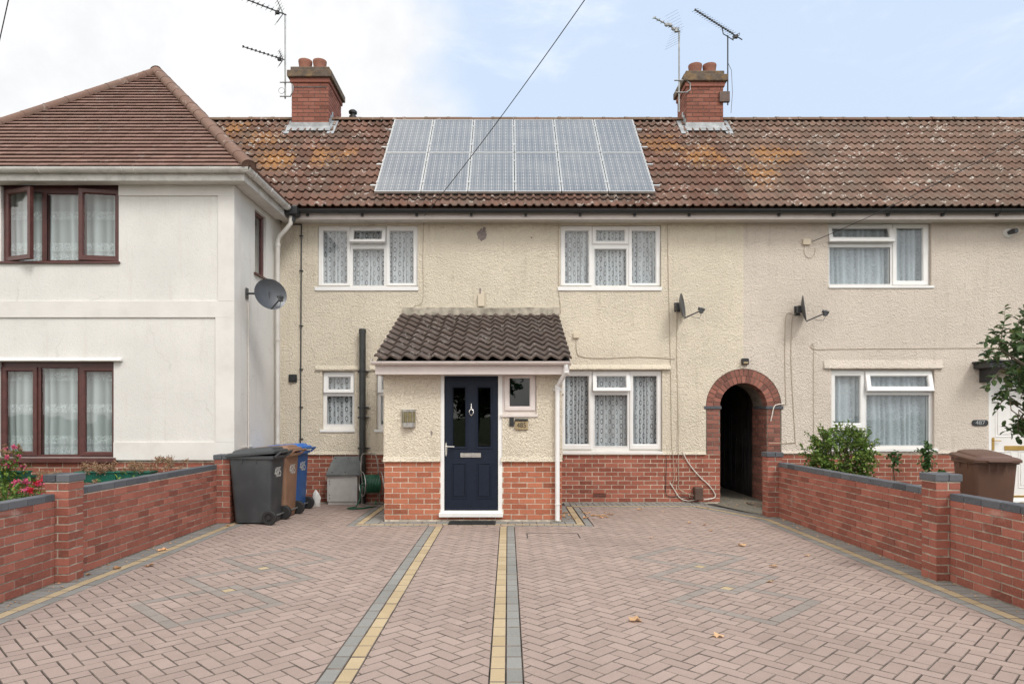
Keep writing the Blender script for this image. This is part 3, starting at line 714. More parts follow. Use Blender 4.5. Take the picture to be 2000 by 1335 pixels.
# ------------------------------------------------------------------ house 485 (cream)
H = thing('terraced_house', 'cream roughcast terraced house with solar panels, tiled porch and navy front door', 'house', (0, YF, 0))
z0s, z1s = .83, 4.845
W = {}
W1 = (620.7, 816, 441, 560.5); W2 = (1094.6, 1291, 440, 560.5); W3 = (1094.6, 1293, 723, 881); W4 = (630, 692.6, 725, 838); W5 = (735.7, 790, 725, 838)
def rc(b, Y=YF): return (PX(b[0], Y), PX(b[1], Y), PZ(b[3], Y), PZ(b[2], Y))
ACX, ASZ, ARI, ARO = fx(1452), 1.655, .408, .655
arch_hole = (ACX-ARO, ACX+ARO, 0, ASZ+ARO)
mb = MB()
mb.panel(XL, XM, z0s, z1s, [rc(b) for b in (W1, W2, W3, W4, W5)] + [arch_hole], YF-.015, YF+.2)
def spandrel(mb, side):
    n = 18
    for k in range(n):
        a0, a1 = math.pi/2*k/n, math.pi/2*(k+1)/n
        p0 = (ACX+side*ARO*math.cos(a0), ASZ+ARO*math.sin(a0)); p1 = (ACX+side*ARO*math.cos(a1), ASZ+ARO*math.sin(a1))
        # project onto rectangle boundary
        def q(a):
            c_, s_ = math.cos(a), math.sin(a); t = 1/max(c_, s_); return (ACX+side*ARO*c_*t, ASZ+ARO*s_*t)
        q0, q1 = q(a0), q(a1)
        if abs(a0-math.pi/4) < 1e-6: pass
        y = YF-.015
        mb.quad((p0[0],y,p0[1]),(q0[0],y,q0[1]),(q1[0],y,q1[1]),(p1[0],y,p1[1]))
        mb.quad((p0[0],y,p0[1]),(p1[0],y,p1[1]),(p1[0],y+.2,p1[1]),(p0[0],y+.2,p0[1]))
spandrel(mb, -1)
# flared drip at the foot of the render
for (a, b) in ((XL, fx(1293+4)), (fx(1293+4), ACX-ARO)):
    mb.quad((a, YF-.016, z0s+.05), (b, YF-.016, z0s+.05), (b, YF-.035, z0s-.005), (a, YF-.035, z0s-.005)); mb.quad((a, YF-.035, z0s-.005), (b, YF-.035, z0s-.005), (b, YF+.0, z0s-.005), (a, YF+.0, z0s-.005))
mb.build('rendered_wall', 'cream', H)
# hood mouldings over ground floor windows
def hood(mb, px0, px1, y0, y1, Y=YF, d=.07):
    x0, x1, zt, zb = PX(px0, Y), PX(px1, Y), PZ(y0, Y), PZ(y1, Y)
    mb.loft([[(x0, Y-.014, zt+.05), (x1, Y-.014, zt+.05), (x1, Y+.0, zt+.05), (x0, Y+.0, zt+.05)], [(x0, Y-d, zb+.02), (x1, Y-d, zb+.02), (x1, Y, zb+.02), (x0, Y, zb+.02)],
             [(x0, Y-d, zb), (x1, Y-d, zb), (x1, Y, zb), (x0, Y, zb)]])
for a_ in ((1096, 1308.6, 717, 721.5, YF, .07), (617, 702, 719, 722.5, YF, .05), (723, 793, 719, 722.5, YF, .05)):
    mb = MB(); hood(mb, *a_); mb.build('hood_moulding', 'cream', H)
# brick plinth, jambs
mb = MB(); mb.box(XL, ACX-ARI, YF, YF+.2, -.1, z0s+.0, 1)
mb.bricks((XL, YF, 0), (1,0,0), (0,-1,0), ACX-ARI-XL, .825, 0)
mb.build('brick_plinth', ['brick_old', 'mortar'], H)
mb = MB()
mb.box(ACX-ARO+.001, ACX-ARI, YF+.001, YF+.2, z0s, ASZ+.02, 1); mb.bricks((ACX-ARO+.02, YF, 0), (1,0,0), (0,-1,0), ARO-ARI-.02, ASZ, 0, z0=.825, start=.1)
mb.box(ACX+ARI, ACX+ARO-.001, YF+.001, YF+.2, -.1, ASZ+.02, 1); mb.bricks((ACX+ARI, YF, 0), (1,0,0), (0,-1,0), ARO-ARI-.02, ASZ, 0, start=.12)
mb.box(ACX+ARI, ACX+ARI+.1, YF+.2, YF+.7, -.1, ASZ+.02, 1)
mb.bricks((ACX+ARI, YF+.7, 0), (0,-1,0), (-1,0,0), .7, ASZ, 0); mb.bricks((ACX-ARI, YF, 0), (0,1,0), (1,0,0), .3, ASZ, 0)
# arch rings of headers on edge
ym = YF + .001
for rr, (ra, rb) in enumerate(((ARI, ARI+.118), (ARI+.123, ARO-.008))):
    n = int(math.pi*(ra+rb)/2/.075)
    for k in range(n):
        a0, a1 = math.pi*(k+.07)/n, math.pi*(k+.93)/n; rv = R(); j = U(-.004, .004)
        secs = []
        for (y, e) in ((YF+.2, 0), (YF-.006+j, 0), (YF-.009+j, .003)):
            secs.append([(ACX+(r+er)*math.cos(a+ea), y, ASZ+(r+er)*math.sin(a+ea)) for r, er, a, ea in ((ra, e, a0, e), (rb, -e, a0, e), (rb, -e, a1, -e), (ra, e, a1, -e))])
        mb.loft(secs, 0, rv)
n = 32
for k in range(n):
    a0, a1 = math.pi*k/n, math.pi*(k+1)/n
    pt = lambda r, a, y: (ACX+r*math.cos(a), y, ASZ+r*math.sin(a))
    mb.quad(pt(ARI+.003,a0,ym), pt(ARO,a0,ym), pt(ARO,a1,ym), pt(ARI+.003,a1,ym), 1); mb.quad(pt(ARI+.003,a0,ym), pt(ARI+.003,a1,ym), pt(ARI+.003,a1,YF+.7), pt(ARI+.003,a0,YF+.7), 1)
mb.build('brick_arch', ['brick_arch', 'mortar_dark'], H)
mb = MB(); mb.box(ACX-ARO-.03, ACX-ARI+.02, YF-.025, YF+.05, ASZ-.045, ASZ+.01, ch=.005); mb.build('springer_tile', 'blue_brick', H)
mb = MB(); mb.box(ACX+ARI-.02, ACX+ARO+.03, YF-.025, YF+.05, ASZ-.045, ASZ+.01, ch=.005); mb.box(ACX+ARI-.02, ACX+ARI+.05, YF+.045, YF+.6, ASZ-.043, ASZ+.008, ch=.005); mb.build('springer_tile', 'blue_brick', H)
# passage tunnel
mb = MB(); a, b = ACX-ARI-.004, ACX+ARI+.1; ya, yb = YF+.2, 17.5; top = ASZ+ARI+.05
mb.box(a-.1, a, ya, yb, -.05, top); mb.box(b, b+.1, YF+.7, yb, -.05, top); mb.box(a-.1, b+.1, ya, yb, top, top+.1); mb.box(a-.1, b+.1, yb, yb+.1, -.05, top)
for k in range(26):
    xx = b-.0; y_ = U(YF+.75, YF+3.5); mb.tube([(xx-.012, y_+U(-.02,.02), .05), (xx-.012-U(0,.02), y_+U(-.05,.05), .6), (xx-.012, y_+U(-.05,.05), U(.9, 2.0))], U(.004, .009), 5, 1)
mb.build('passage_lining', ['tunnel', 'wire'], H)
# shell: back and end walls, closed body
mb = MB(); mb.box(XL+.01, XM-.01, 16.2, 16.35, 0, EZ); mb.box(XL+.005, XL+.12, YF+.25, 16.2, 0, EZ); mb.box(XM-.12, XM-.005, YF+.25, 16.2, 2.3, EZ); mb.build('back_wall', 'cream', H)
HR = main_roof(H, XL, XM, 'tile_485', 0.0)
fascia_gutter(H, XL+.06, XM, 'black_plastic', 'upvc_pink')
s10 = (0, 0)
def trip(parent, b, fan_open=0, lower=None, hi=False, label=None):
    x0, x1, y0, y1 = b
    if not hi: k = dict(c1=x0+62, c2=x0+62.5, c3=x1-62, gl=(x0+9.5, x0+55.5, 449.5, 552), fb=(441, 475.5), fg=(448.5, 469), tg=(485, 556), sb=(440.5, 557))
    else: k = dict(c1=x0+62, c2=x0+62.5, c3=x1-62, gl=(x0+9.5, x0+55.5, 734, 867), fb=(724.5, 764), fg=(734, 757), tg=(771, 871), sb=(724, 877))
    lights = [('left', (x0+.5, k['c1'], *k['sb']), (k['gl'][0], k['gl'][1], k['gl'][2], k['gl'][3]), 0),
              ('right', (k['c3'], x1-.5, *k['sb']), (x1-55.5, x1-9.5, k['gl'][2], k['gl'][3]), 0),
              ('top', (k['c2']+.5, k['c3']-.5, *k['fb']), (k['c2']+8.5, k['c3']-8.5, *k['fg']), fan_open),
              ('fixed', None, (k['c2']+5, k['c3']-5, *k['tg']), 0)]
    y = y1
    return window(parent, YF, b, lights, sill=(x0-5, x1+1, y1+.2, y1+7.5 if not hi else y1+5), label=label)
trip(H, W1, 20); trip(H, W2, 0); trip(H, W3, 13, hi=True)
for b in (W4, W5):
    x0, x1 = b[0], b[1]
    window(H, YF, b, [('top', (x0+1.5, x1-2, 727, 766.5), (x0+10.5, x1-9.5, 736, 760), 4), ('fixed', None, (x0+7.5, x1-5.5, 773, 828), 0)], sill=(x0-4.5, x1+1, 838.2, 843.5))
# chimney
def chimney(parent, x0, x1, y0, y1, ztop, flash_left):
    zb = roofz(y0) - .1
    mb = MB(); mb.box(x0, x1, y0, y1, zb-.5, ztop-.32, 1)
    n0 = Vector
    hh = ztop-.32-zb
    mb.bricks((x0, y0, zb), (1,0,0), (0,-1,0), x1-x0, hh, 0, jt=.009); mb.bricks((x1, y0, zb), (0,1,0), (1,0,0), y1-y0, hh, 0, odd=1, jt=.009); mb.bricks((x0, y1, zb), (0,-1,0), (-1,0,0), y1-y0, hh, 0, odd=1, jt=.009)
    for (e, za, zt) in ((.03, ztop-.32, ztop-.225), (.075, ztop-.225, ztop-.09), (.02, ztop-.09, ztop)):
        mb.box(x0-e, x1+e, y0-e, y1+e, za+.001, zt, 2 if e != .03 else 0, R(), ch=.01)
    c = mb.build('chimney', ['brick_chim', 'mortar_chim', 'cement'], parent)
    mp_ = None
    for ix in (.3, .7):
        for iy in (.17, .5, .83) if y1-y0 > 1 else (.25, .75):
            cx, cy = x0+(x1-x0)*ix, y0+(y1-y0)*iy
            m = MB(); m.lathe([(.118,-.02),(.122,.08),(.132,.14),(.138,.185),(.136,.2),(.122,.2),(.11,.05)], 24, (cx, cy, ztop)); m.build('chimney_pot', 'pot', c, smooth=True)
    m = MB(); ya = y0-.012; e = .09
    zf = roofz(y0)
    m.box(x0-e*.2, x1+e*.2, y0-.014, y0+.01, zf-.02, zf+.16)
    m.loft([[(x0-.06, y0-.13, roofz(y0-.13)+.085), (x1+.06, y0-.13, roofz(y0-.13)+.085)], [(x0-.04, y0-.01, zf+.09), (x1+.04, y0-.01, zf+.09)]], cap=False, close=False)
    for xs, sg in ((x0, -1), (x1, 1)):
        k = 0; y = y0
        while y < min(y1, RY):
            y2 = y+.11; zt = roofz(y2)+.17
            m.poly([(xs+sg*.012, y, roofz(y)+.02), (xs+sg*.012, y2, roofz(y2)+.02), (xs+sg*.012, y2, zt), (xs+sg*.012, y, zt-.03)]); y = y2
        m.quad((xs+sg*.01, y0-.2, roofz(y0-.2)+.066), (xs+sg*.15, y0-.2, roofz(y0-.2)+.066), (xs+sg*.15, RY-.1, roofz(RY-.1)+.066), (xs+sg*.01, RY-.1, roofz(RY-.1)+.066))
    m.build('flashing', 'lead', c)
    return c
chimney(H, -4.30, -3.571, 13.585, 14.6, 8.43, 0)
chimney(H, 3.557, 4.28, 13.585, 14.3, 8.35, 0)
# vent terminal behind the ridge
mb = MB(); mb.lathe([(.05,0),(.05,.62),(.08,.62),(.08,.66),(.055,.67),(.055,.72),(.085,.72),(.09,.76),(.06,.79)], 16, (-3.27, 14.4, 7.14)); mb.build('roof_vent', 'black_plastic', H, smooth=True)

# --- porch
px0, px1 = PX(751, YP), PX(1096.5, YP)
DO = (860.5, 981, 729, 1004.5)   # door frame outer
SW = (981, 1048, 731, 808)
zpp = .85; ztop = 2.19
def rp(b): return rc(b, YP)
d_ = rp(DO); w_ = rp(SW)
for side_, (a, b) in enumerate(((px0, d_[0]), (d_[1], px1))):
    mb = MB(); mb.panel(a, b, zpp, ztop, [(w_[0]-.01, w_[1], w_[2], 3)] if side_ else [], YP-.015, YP+.12)
    mb.quad((a-.01, YP-.016, zpp+.07), (b, YP-.016, zpp+.07), (b, YP-.04, zpp-.003), (a-.02, YP-.04, zpp-.003)); mb.quad((a-.02, YP-.04, zpp-.003), (b, YP-.04, zpp-.003), (b, YP, zpp-.003), (a, YP, zpp-.003))
    sx, sg = ((px0, -1), (px1, 1))[side_]
    mb.box(min(sx-sg*.1, sx+sg*.015), max(sx-sg*.1, sx+sg*.015), YP+.001, YF-.016, zpp, ztop)
    y1_, zt_ = YF-.017, 3.2
    mb.poly([(sx+sg*.015, YP-.01, ztop), (sx+sg*.015, y1_, ztop), (sx+sg*.015, y1_, zt_)]); mb.quad((sx+sg*.016, YP, zpp+.07), (sx+sg*.016, YF-.03, zpp+.07), (sx+sg*.045, YF-.03, zpp), (sx+sg*.045, YP-.04, zpp))
    mb.build('porch_wall', 'cream', H)
mb = MB(); mb.box(px0, d_[0], YP, YP+.1, -.05, zpp-.001, 1); mb.box(d_[1], px1, YP, YP+.1, -.05, zpp-.001, 1); mb.box(d_[0], d_[1], YP+.001, YP+.1, -.05, d_[2]-.001, 1); mb.box(px0, px0+.1, YP+.1, YF-.001, -.05, zpp-.001, 1); mb.box(px1-.1, px1, YP+.1, YF-.001, -.05, zpp-.001, 1)
dh = [(d_[0]-px0, d_[1]-px0, d_[2], 3)]
mb.bricks((px0, YP, .02), (1,0,0), (0,-1,0), px1-px0, .83, 0, course=.0755, holes=dh)
mb.bricks((px0, YF-.02, .02), (0,-1,0), (-1,0,0), YF-YP-.02, .83, 0, course=.0755); mb.bricks((px1, YP, .02), (0,1,0), (1,0,0), YF-YP-.02, .83, 0, course=.0755, odd=1)
mb.build('porch_plinth', ['brick_porch', 'mortar'], H)
# porch roof
py0, pz0, py1, pz1 = 9.36, 2.238, YF-.02, 3.21
mb = MB(); pantiles(mb, -1.83, .875, py0, pz0, py1, pz1, 10, .2, .052, lift=.044, phase=.1, ns=12, prof='pan', tile=1, lip=.024)
pr = mb.build('porch_roof', 'porch_tile', H, smooth=True, angle=50)
mb = MB(); mb.poly([(-1.80, py0+.02, pz0-.01), (.86, py0+.02, pz0-.01), (.86, py1, pz1-.01), (-1.80, py1, pz1-.01)]); mb.build('roof_underlay', 'black_plastic', pr)
mb = MB()
for i in range(27):
    xa = -1.81 + i*.1; mb.box(xa, xa+.1, YF-.05+U(-.006,.006), YF-.014, pz1+.02, pz1+.15+U(-.006, .006))
mb.build('mortar_fillet', 'fillet', pr)
mb = MB(); mb.box(-1.835, .85, 9.44, 9.47, PZ(730.5, 9.45), PZ(711, 9.45)+.02); mb.box(-1.835, .85, 9.47, YP+.1, PZ(730.5, 9.45)+.0, PZ(730.5, 9.45)+.012)
for sx in (-1.836, .822): mb.poly([(sx, 9.47, PZ(730.5, 9.45)), (sx, YF-.05, PZ(730.5, 9.45)), (sx, YF-.05, 3.2), (sx, 9.47, 2.24)]); mb.poly([(sx+.02, 9.47, PZ(730.5, 9.45)), (sx+.02, YF-.05, PZ(730.5, 9.45)), (sx+.02, YF-.05, 3.2), (sx+.02, 9.47, 2.24)])
mb.build('porch_fascia', 'upvc_pink', H)
gz = PZ(705.5, 9.38)
mb = MB(); half_gutter(mb, (-1.87, 9.385, gz), (.86, 9.385, gz), .05); mb.lathe([(.05, 0), (.05, .004)], 16, (-1.872, 9.385, gz), axis='x')
pg = mb.build('porch_gutter', 'upvc_pink', H, smooth=True)
for x in (-1.72, -.42, .47, .79, .86):
    mb = MB(); mb.tube([(x, 9.385+.053*math.cos(a), gz+.053*math.sin(a)) for a in [math.pi+math.pi*k/8 for k in range(9)]], .007, 6)
    mb.build('gutter_bracket', 'upvc_pink', pg, smooth=True)
dx = PX(1089, 9.6)
mb = MB(); mb.tube([(.80, 9.385, gz-.04), (.80, 9.385, gz-.11), (.79, 9.42, gz-.16), (dx+.01, 9.62, PZ(752, 9.6)), (dx, 9.63, PZ(760, 9.6)), (dx, 9.63, .02)], .033, 14)
for z_, h_ in ((PZ(760, 9.6), .06), (PZ(986, 9.6), .02), (gz-.16, .05)):
    mb.lathe([(.034, 0), (.039, .003), (.039, h_), (.034, h_+.003)], 16, (dx if z_ < 2 else .80, 9.63 if z_ < 2 else 9.40, z_), cap=False)
mb.box(dx-.06, dx+.06, 9.655, 9.69, PZ(762, 9.6), PZ(758, 9.6)); mb.build('downpipe', 'upvc', H, smooth=True)
# door
leaf = rp((867.5, 973, 733.5, 996.5))
mb = MB(); mb.panel(*d_, [(leaf[0], leaf[1], leaf[2], leaf[3])], YP-.0, YP+.07); fr = None
mb.box(d_[0]-.02, d_[1]+.01, YP-.05, YP+.06, d_[2]-.03, d_[2]+.03, ch=.004)
door = mb.build('front_door_frame', 'upvc', H)
mb = MB(); L_ = leaf; dg = [rp((885, 908, 757, 872)), rp((934, 957.5, 757, 872))]
yd = YP + .028
mb.panel(L_[0]+.003, L_[1]-.003, L_[2]+.003, L_[3]-.003, dg, yd, yd+.045)
for g in dg: mb.ring((g[0]-.028, g[1]+.028, g[2]-.028, g[3]+.028), g, yd-.012, yd, .014)
for b in ((881.5, 911, 903, 974), (930.5, 960, 903, 974)):
    q = rp(b); mb.ring(q, (q[0]+.03, q[1]-.03, q[2]+.03, q[3]-.03), yd-.007, yd-.001, .012); mb.box(q[0]+.032, q[1]-.032, yd-.012, yd-.001, q[2]+.032, q[3]-.032, ch=.006)
q = rp((867.5, 973, 988, 996.5)); mb.box(q[0]+.006, q[1]-.006, yd-.02, yd, q[2]+.01, q[2]+.035, ch=.004)
dl = mb.build('front_door', 'navy', H)
for g in dg:
    m = MB(); m.box(g[0], g[1], yd+.012, yd+.018, g[2], g[3]); m.build('pane', 'glass_dark', dl)
mb = MB(); q = rp((899, 939, 884, 893)); mb.box(q[0], q[1], yd-.012, yd, q[2], q[3], ch=.004); mb.box(q[0]+.015, q[1]-.015, yd-.02, yd-.012, q[2]+.02, q[3]-.01, ch=.003); mb.build('letterbox', 'chrome', dl, smooth=True)
mb = MB(); hx = PX(871, YP); mb.loft([[(hx+.016*math.cos(t), yd-e, PZ(877, YP)+.10*math.sin(t)) for t in [2*math.pi*k/16 for k in range(16)]] for e in (0, .01)])
mb.tube([(hx, yd-.01, PZ(871.5, YP)), (hx, yd-.045, PZ(871.5, YP)), (hx+.03, yd-.05, PZ(871.5, YP)), (hx+.12, yd-.045, PZ(871.5, YP)-.003)], .0085, 8); mb.lathe([(.012, -.014), (.012, 0)], 12, (hx, yd, PZ(885, YP)), axis='y'); mb.build('door_handle', 'chrome', dl, smooth=True)
kx, kz = PX(920.5, YP), PZ(803, YP)
mb = MB(); mb.ball((kx, yd-.012, kz+.035), .012, .012, .02); mb.tube([(kx+.03*math.sin(t)*(1.0), yd-.018-.008*math.sin(t/2), kz+.03-.045*(1-math.cos(t))*.9) for t in [2*math.pi*k/18 for k in range(19)]], .0055, 6); mb.ball((kx, yd-.02, kz-.055), .011, .01, .012); mb.lathe([(.006, 0), (.016, .02), (.005, .05), (.009, .065), (0.002, .085)], 10, (kx, yd-.01, kz+.03)); mb.build('door_knocker', 'chrome', dl, smooth=True)
# dark hall behind the door
mb = MB(); mb.box(px0+.13, px1-.13, YP+1.5, YP+1.52, 0, 2.3); mb.box(d_[0]+.06, d_[0]+.07, YP+.13, YP+1.5, 0, 2.3); mb.box(w_[1]+.02, w_[1]+.03, YP+.13, YP+1.5, 0, 2.3); mb.box(px0+.13, px1-.13, YP+.13, YP+1.5, 2.3, 2.32); mb.box(px0+.13, px1-.13, YP+.13, YP+1.5, -.02, .1)
mb.build('hall_lining', 'room', H)
# porch side window
x0_, x1_ = 981, 1048
window(H, YP, SW, [('top', (986, 1045, 733, 801), (995.5, 1034.5, 738, 793), 0)], frame='upvc_pink', sill=(978, 1050.5, 808.3, 814), net=None, setback=.02, glass='glass_dark', room=False)
mb = MB(); wavy(mb, w_[0]+.05, w_[1]-.05, w_[2]+.05, w_[3], YP+.2, .012, .06, 9); mb.build('porch_blind', 'curtain_green', H, smooth=True, angle=180)

# small fittings of the cream house
mb = MB(); q = rc((565.5, 581, 731, 746)); mb.box(q[0], q[1], YF-.05, YF-.01, q[2], q[3], ch=.01); mb.lathe([(.052, 0), (.052, .02), (.04, .02), (.035, .005)], 20, ((q[0]+q[1])/2, YF-.07, (q[2]+q[3])/2), axis='y'); recentre(tag(mb.build('wall_vent', 'black_plastic', smooth=True), 'small black round vent cover on cream wall beside the thin black pipe', 'vent'))
mb = MB(); x = fx(590)
mb.tube([(fx(566), YF-.03, 4.80), (x, YF-.03, 4.80), (x, YF-.035, 4.78), (x-.02, YF-.035, .8), (x-.03, YF-.03, .45)], .011, 8)
for z in (4.6, 4.0, 3.05, 2.3, 1.65, 1.1): mb.box(x-.035, x+.025, YF-.045, YF-.012, z-.008, z+.008)
recentre(tag(mb.build('cable_conduit', 'black_plastic', smooth=True), 'thin black conduit running down cream wall beside the left house', 'pipe'))
x = PX(707.5, 11.7)
sp_ = thing('soil_pipe', 'thick black vertical soil pipe between the porch and small lower window', 'pipe', (x, 11.72, 0))
mb = MB(); mb.lathe([(.056, 0), (.056, 2.9), (.062, 2.905), (.062, 2.98), (.054, 2.985), (.05, 2.9)], 24, (x, 11.72, 0)); mb.build('pipe', 'black_pipe', sp_, smooth=True)
for z in (2.24, 1.45, .92, 1.62):
    m = MB(); m.lathe([(.057, 0), (.063, .004), (.063, .03), (.057, .034)], 24, (x, 11.72, z), cap=False); m.box(x-.09, x+.09, 11.76, YF-.01, z+.002, z+.03); m.tube([(x+.06, 11.74, z+.015), (x+.13, 11.76, z+.015)], .008, 6); m.build('pipe_clip', 'black_plastic', sp_, smooth=True)

# ------------------------------------------------------------------ house 487 (beige)
N = thing('terraced_house', 'pinkish beige roughcast terraced house with white door at the right edge', 'house', (8, YF, 0))
W6 = (1617, 1818, 435.5, 558); W7 = (1623, 1824, 722, 875); D2 = (1930, 2040, 740, 979)
mb = MB(); mb.panel(XM, XR, z0s+.02, z1s, [rc(W6), rc(W7), arch_hole, (rc(D2)[0], rc(D2)[1], 0, rc(D2)[3])], YF-.015, YF+.2); spandrel(mb, 1)
for (a, b) in ((ACX+ARO, fx(1622)), (fx(1830), rc(D2)[0])):
    mb.quad((a, YF-.016, z0s+.07), (b, YF-.016, z0s+.07), (b, YF-.035, z0s+.015), (a, YF-.035, z0s+.015)); mb.quad((a, YF-.035, z0s+.015), (b, YF-.035, z0s+.015), (b, YF, z0s+.015), (a, YF, z0s+.015))
mb.build('rendered_wall', 'beige', N)
mb = MB(); hood(mb, 1608, 1839, 708, 719.5, d=.055); mb.build('hood_moulding', 'beige', N)
a = ACX+ARO; dr = rc(D2)
mb = MB(); mb.box(a, dr[0], YF, YF+.2, -.1, z0s+.019, 1); mb.box(dr[1], XR, YF, YF+.2, -.1, z0s+.019, 1); mb.box(dr[0], dr[1], YF, YF+.2, -.1, dr[2]-.04, 1); mb.bricks((a, YF, 0), (1,0,0), (0,-1,0), XR-a, .825, 0, holes=[(dr[0]-a, dr[1]-a, -.1, 3)]); mb.build('brick_plinth', ['brick_old', 'mortar'], N)
mb = MB(); mb.box(XM+.01, XR, 16.2, 16.35, 0, EZ); mb.box(XR-.15, XR, YF+.2, 16.2, 0, EZ)
mb.poly([(XR, EY+.1, EZ), (XR, 2*RY-EY-.1, EZ), (XR, RY, RZ-.05)]); mb.build('back_wall', 'beige', N)
M['tile_487'] = rooftile('grey_brown_roof_tile', (.15, .095, .073), (.24, .155, .12), (.165, .13, .105), [((-3.6, .3, 6.1), 1.2), ((-3.0, .9, 6.3), 1.0)], 1.25, 1)
M['tile_485'] = rooftile('brown_roof_tile', (.125, .068, .05), (.215, .12, .09), (.135, .105, .085), [((-3.3, 1.0, 6.2), 1.0), ((3.6, 1.0, 6.2), 1.2), ((2.9, 1.3, 6.7), .9)], .9, 1)
HR.data.materials[0] = M['tile_485']
NR = main_roof(N, XM, XR, 'tile_487', .3)
fascia_gutter(N, XM, XR, 'black_plastic', 'upvc_pink')
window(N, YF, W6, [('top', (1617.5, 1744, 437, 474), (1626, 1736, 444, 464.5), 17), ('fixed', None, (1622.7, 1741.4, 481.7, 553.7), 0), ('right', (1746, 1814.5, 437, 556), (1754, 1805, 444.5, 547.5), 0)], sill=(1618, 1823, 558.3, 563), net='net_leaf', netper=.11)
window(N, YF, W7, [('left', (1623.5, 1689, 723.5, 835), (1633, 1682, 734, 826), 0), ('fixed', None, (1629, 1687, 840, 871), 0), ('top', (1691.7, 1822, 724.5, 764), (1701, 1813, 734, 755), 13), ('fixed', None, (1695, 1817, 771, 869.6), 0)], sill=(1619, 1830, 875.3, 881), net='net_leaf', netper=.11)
# white door with canopy
mb = MB(); lf = rc((1936, 2034, 745, 971)); mb.panel(*dr, [lf], YF, YF+.07); mb.box(dr[0], dr[1], YF-.03, YF+.02, dr[2]-.04, dr[2]+.02); mb.build('front_door_frame', 'upvc', N)
mb = MB(); yd2 = YF+.03; mb.box(lf[0], lf[1], yd2, yd2+.04, lf[2], lf[3])
w2 = lf[1]-lf[0]
for cx0, cx1 in ((.1, .44), (.56, .9)):
    for cz0, cz1 in ((.08, .40), (.52, .93)):
        q = (lf[0]+w2*cx0, lf[0]+w2*cx1, lf[2]+(lf[3]-lf[2])*cz0, lf[2]+(lf[3]-lf[2])*cz1)
        mb.ring(q, (q[0]+.03, q[1]-.03, q[2]+.03, q[3]-.03), yd2-.008, yd2-.001, .012); mb.box(q[0]+.045, q[1]-.045, yd2-.009, yd2-.001, q[2]+.045, q[3]-.045, ch=.004)
nd = mb.build('front_door', 'white_door', N)
mb = MB(); q = rc((1964, 2004, 870, 879)); mb.box(q[0], q[1], yd2-.015, yd2, q[2], q[3], ch=.004); mb.build('letterbox', 'brass', nd)
mb = MB(); q = rc((1939.5, 1944, 854, 879)); mb.box(q[0], q[1], yd2-.01, yd2, q[2], q[3], ch=.004); mb.tube([(q[0]+.02, yd2-.01, q[3]-.05), (q[0]+.02, yd2-.045, q[3]-.05), (q[0]+.13, yd2-.045, q[3]-.055)], .008, 8); mb.build('door_handle', 'brass', nd, smooth=True)
mb = MB(); q = rc((1936, 2034, 967, 971)); mb.box(q[0], q[1], yd2-.02, yd2, q[2], q[3]); mb.build('threshold_bar', 'brass', nd)
mb = MB(); q = rc((1900, 2070, 706.5, 724)); mb.box(q[0], q[1], YF-.42, YF-.016, q[2]+.03, q[3]-.03, ch=.01); mb.box(q[0]-.03, q[1]+.03, YF-.46, YF-.016, q[3]-.03, q[3], ch=.008)
for x in (q[0]+.1, q[1]-.25): mb.loft([[(x, YF-.36, q[2]+.03), (x+.13, YF-.36, q[2]+.03), (x+.13, YF-.016, q[2]+.03), (x, YF-.016, q[2]+.03)], [(x, YF-.08, q[2]-.2), (x+.13, YF-.08, q[2]-.2), (x+.13, YF-.016, q[2]-.2), (x, YF-.016, q[2]-.2)]])
mb.build('door_canopy', 'black_plastic', N)

# ------------------------------------------------------------------ left house
L = thing('terraced_house', 'white rendered house with maroon windows and hipped clay tile roof at left', 'house', (-7, YL, 0))
def lx(px): return PX(px, YL)
def lz(py): return PZ(py, YL)
XLL = -8.9; ztL = 4.80; zbL = .85
WU = (2, 232, 358.5, 511); WD = (-3, 222, 706, 893)
su = rc(WU, YL); sd = rc(WD, YL)
mb = MB(); mb.panel(XLL, XL, zbL, ztL, [su, sd], YL, YL+.2); mb.build('front_wall', 'white_render', L)
# smooth bands
mb = MB(); e = .022
def band(x0, x1, y0, y1): mb.box(x0, x1, YL-e, YL-.0005, PZ(y1, YL), PZ(y0, YL))
band(lx(427), XL-.0, 383, 588); band(lx(422), XL-.0, 620, 863); band(lx(233), XL, 350, 382.8); band(XLL, XL, 588.3, 619.8); band(lx(223), XL, 863.2, 897.5)
mb.build('smooth_band', 'white_smooth', L)
mb = MB(); mb.loft([[(XLL, YL-.012, lz(698)), (lx(238), YL-.012, lz(698)), (lx(238), YL-.001, lz(698)), (XLL, YL-.001, lz(698))], [(XLL, YL-.07, lz(703.5)), (lx(240), YL-.07, lz(703.5)), (lx(240), YL-.001, lz(703.5)), (XLL, YL-.001, lz(703.5))], [(XLL, YL-.07, lz(705)), (lx(240), YL-.07, lz(705)), (lx(240), YL-.001, lz(705)), (XLL, YL-.001, lz(705))]])
mb.build('hood_moulding', 'white_render', L)
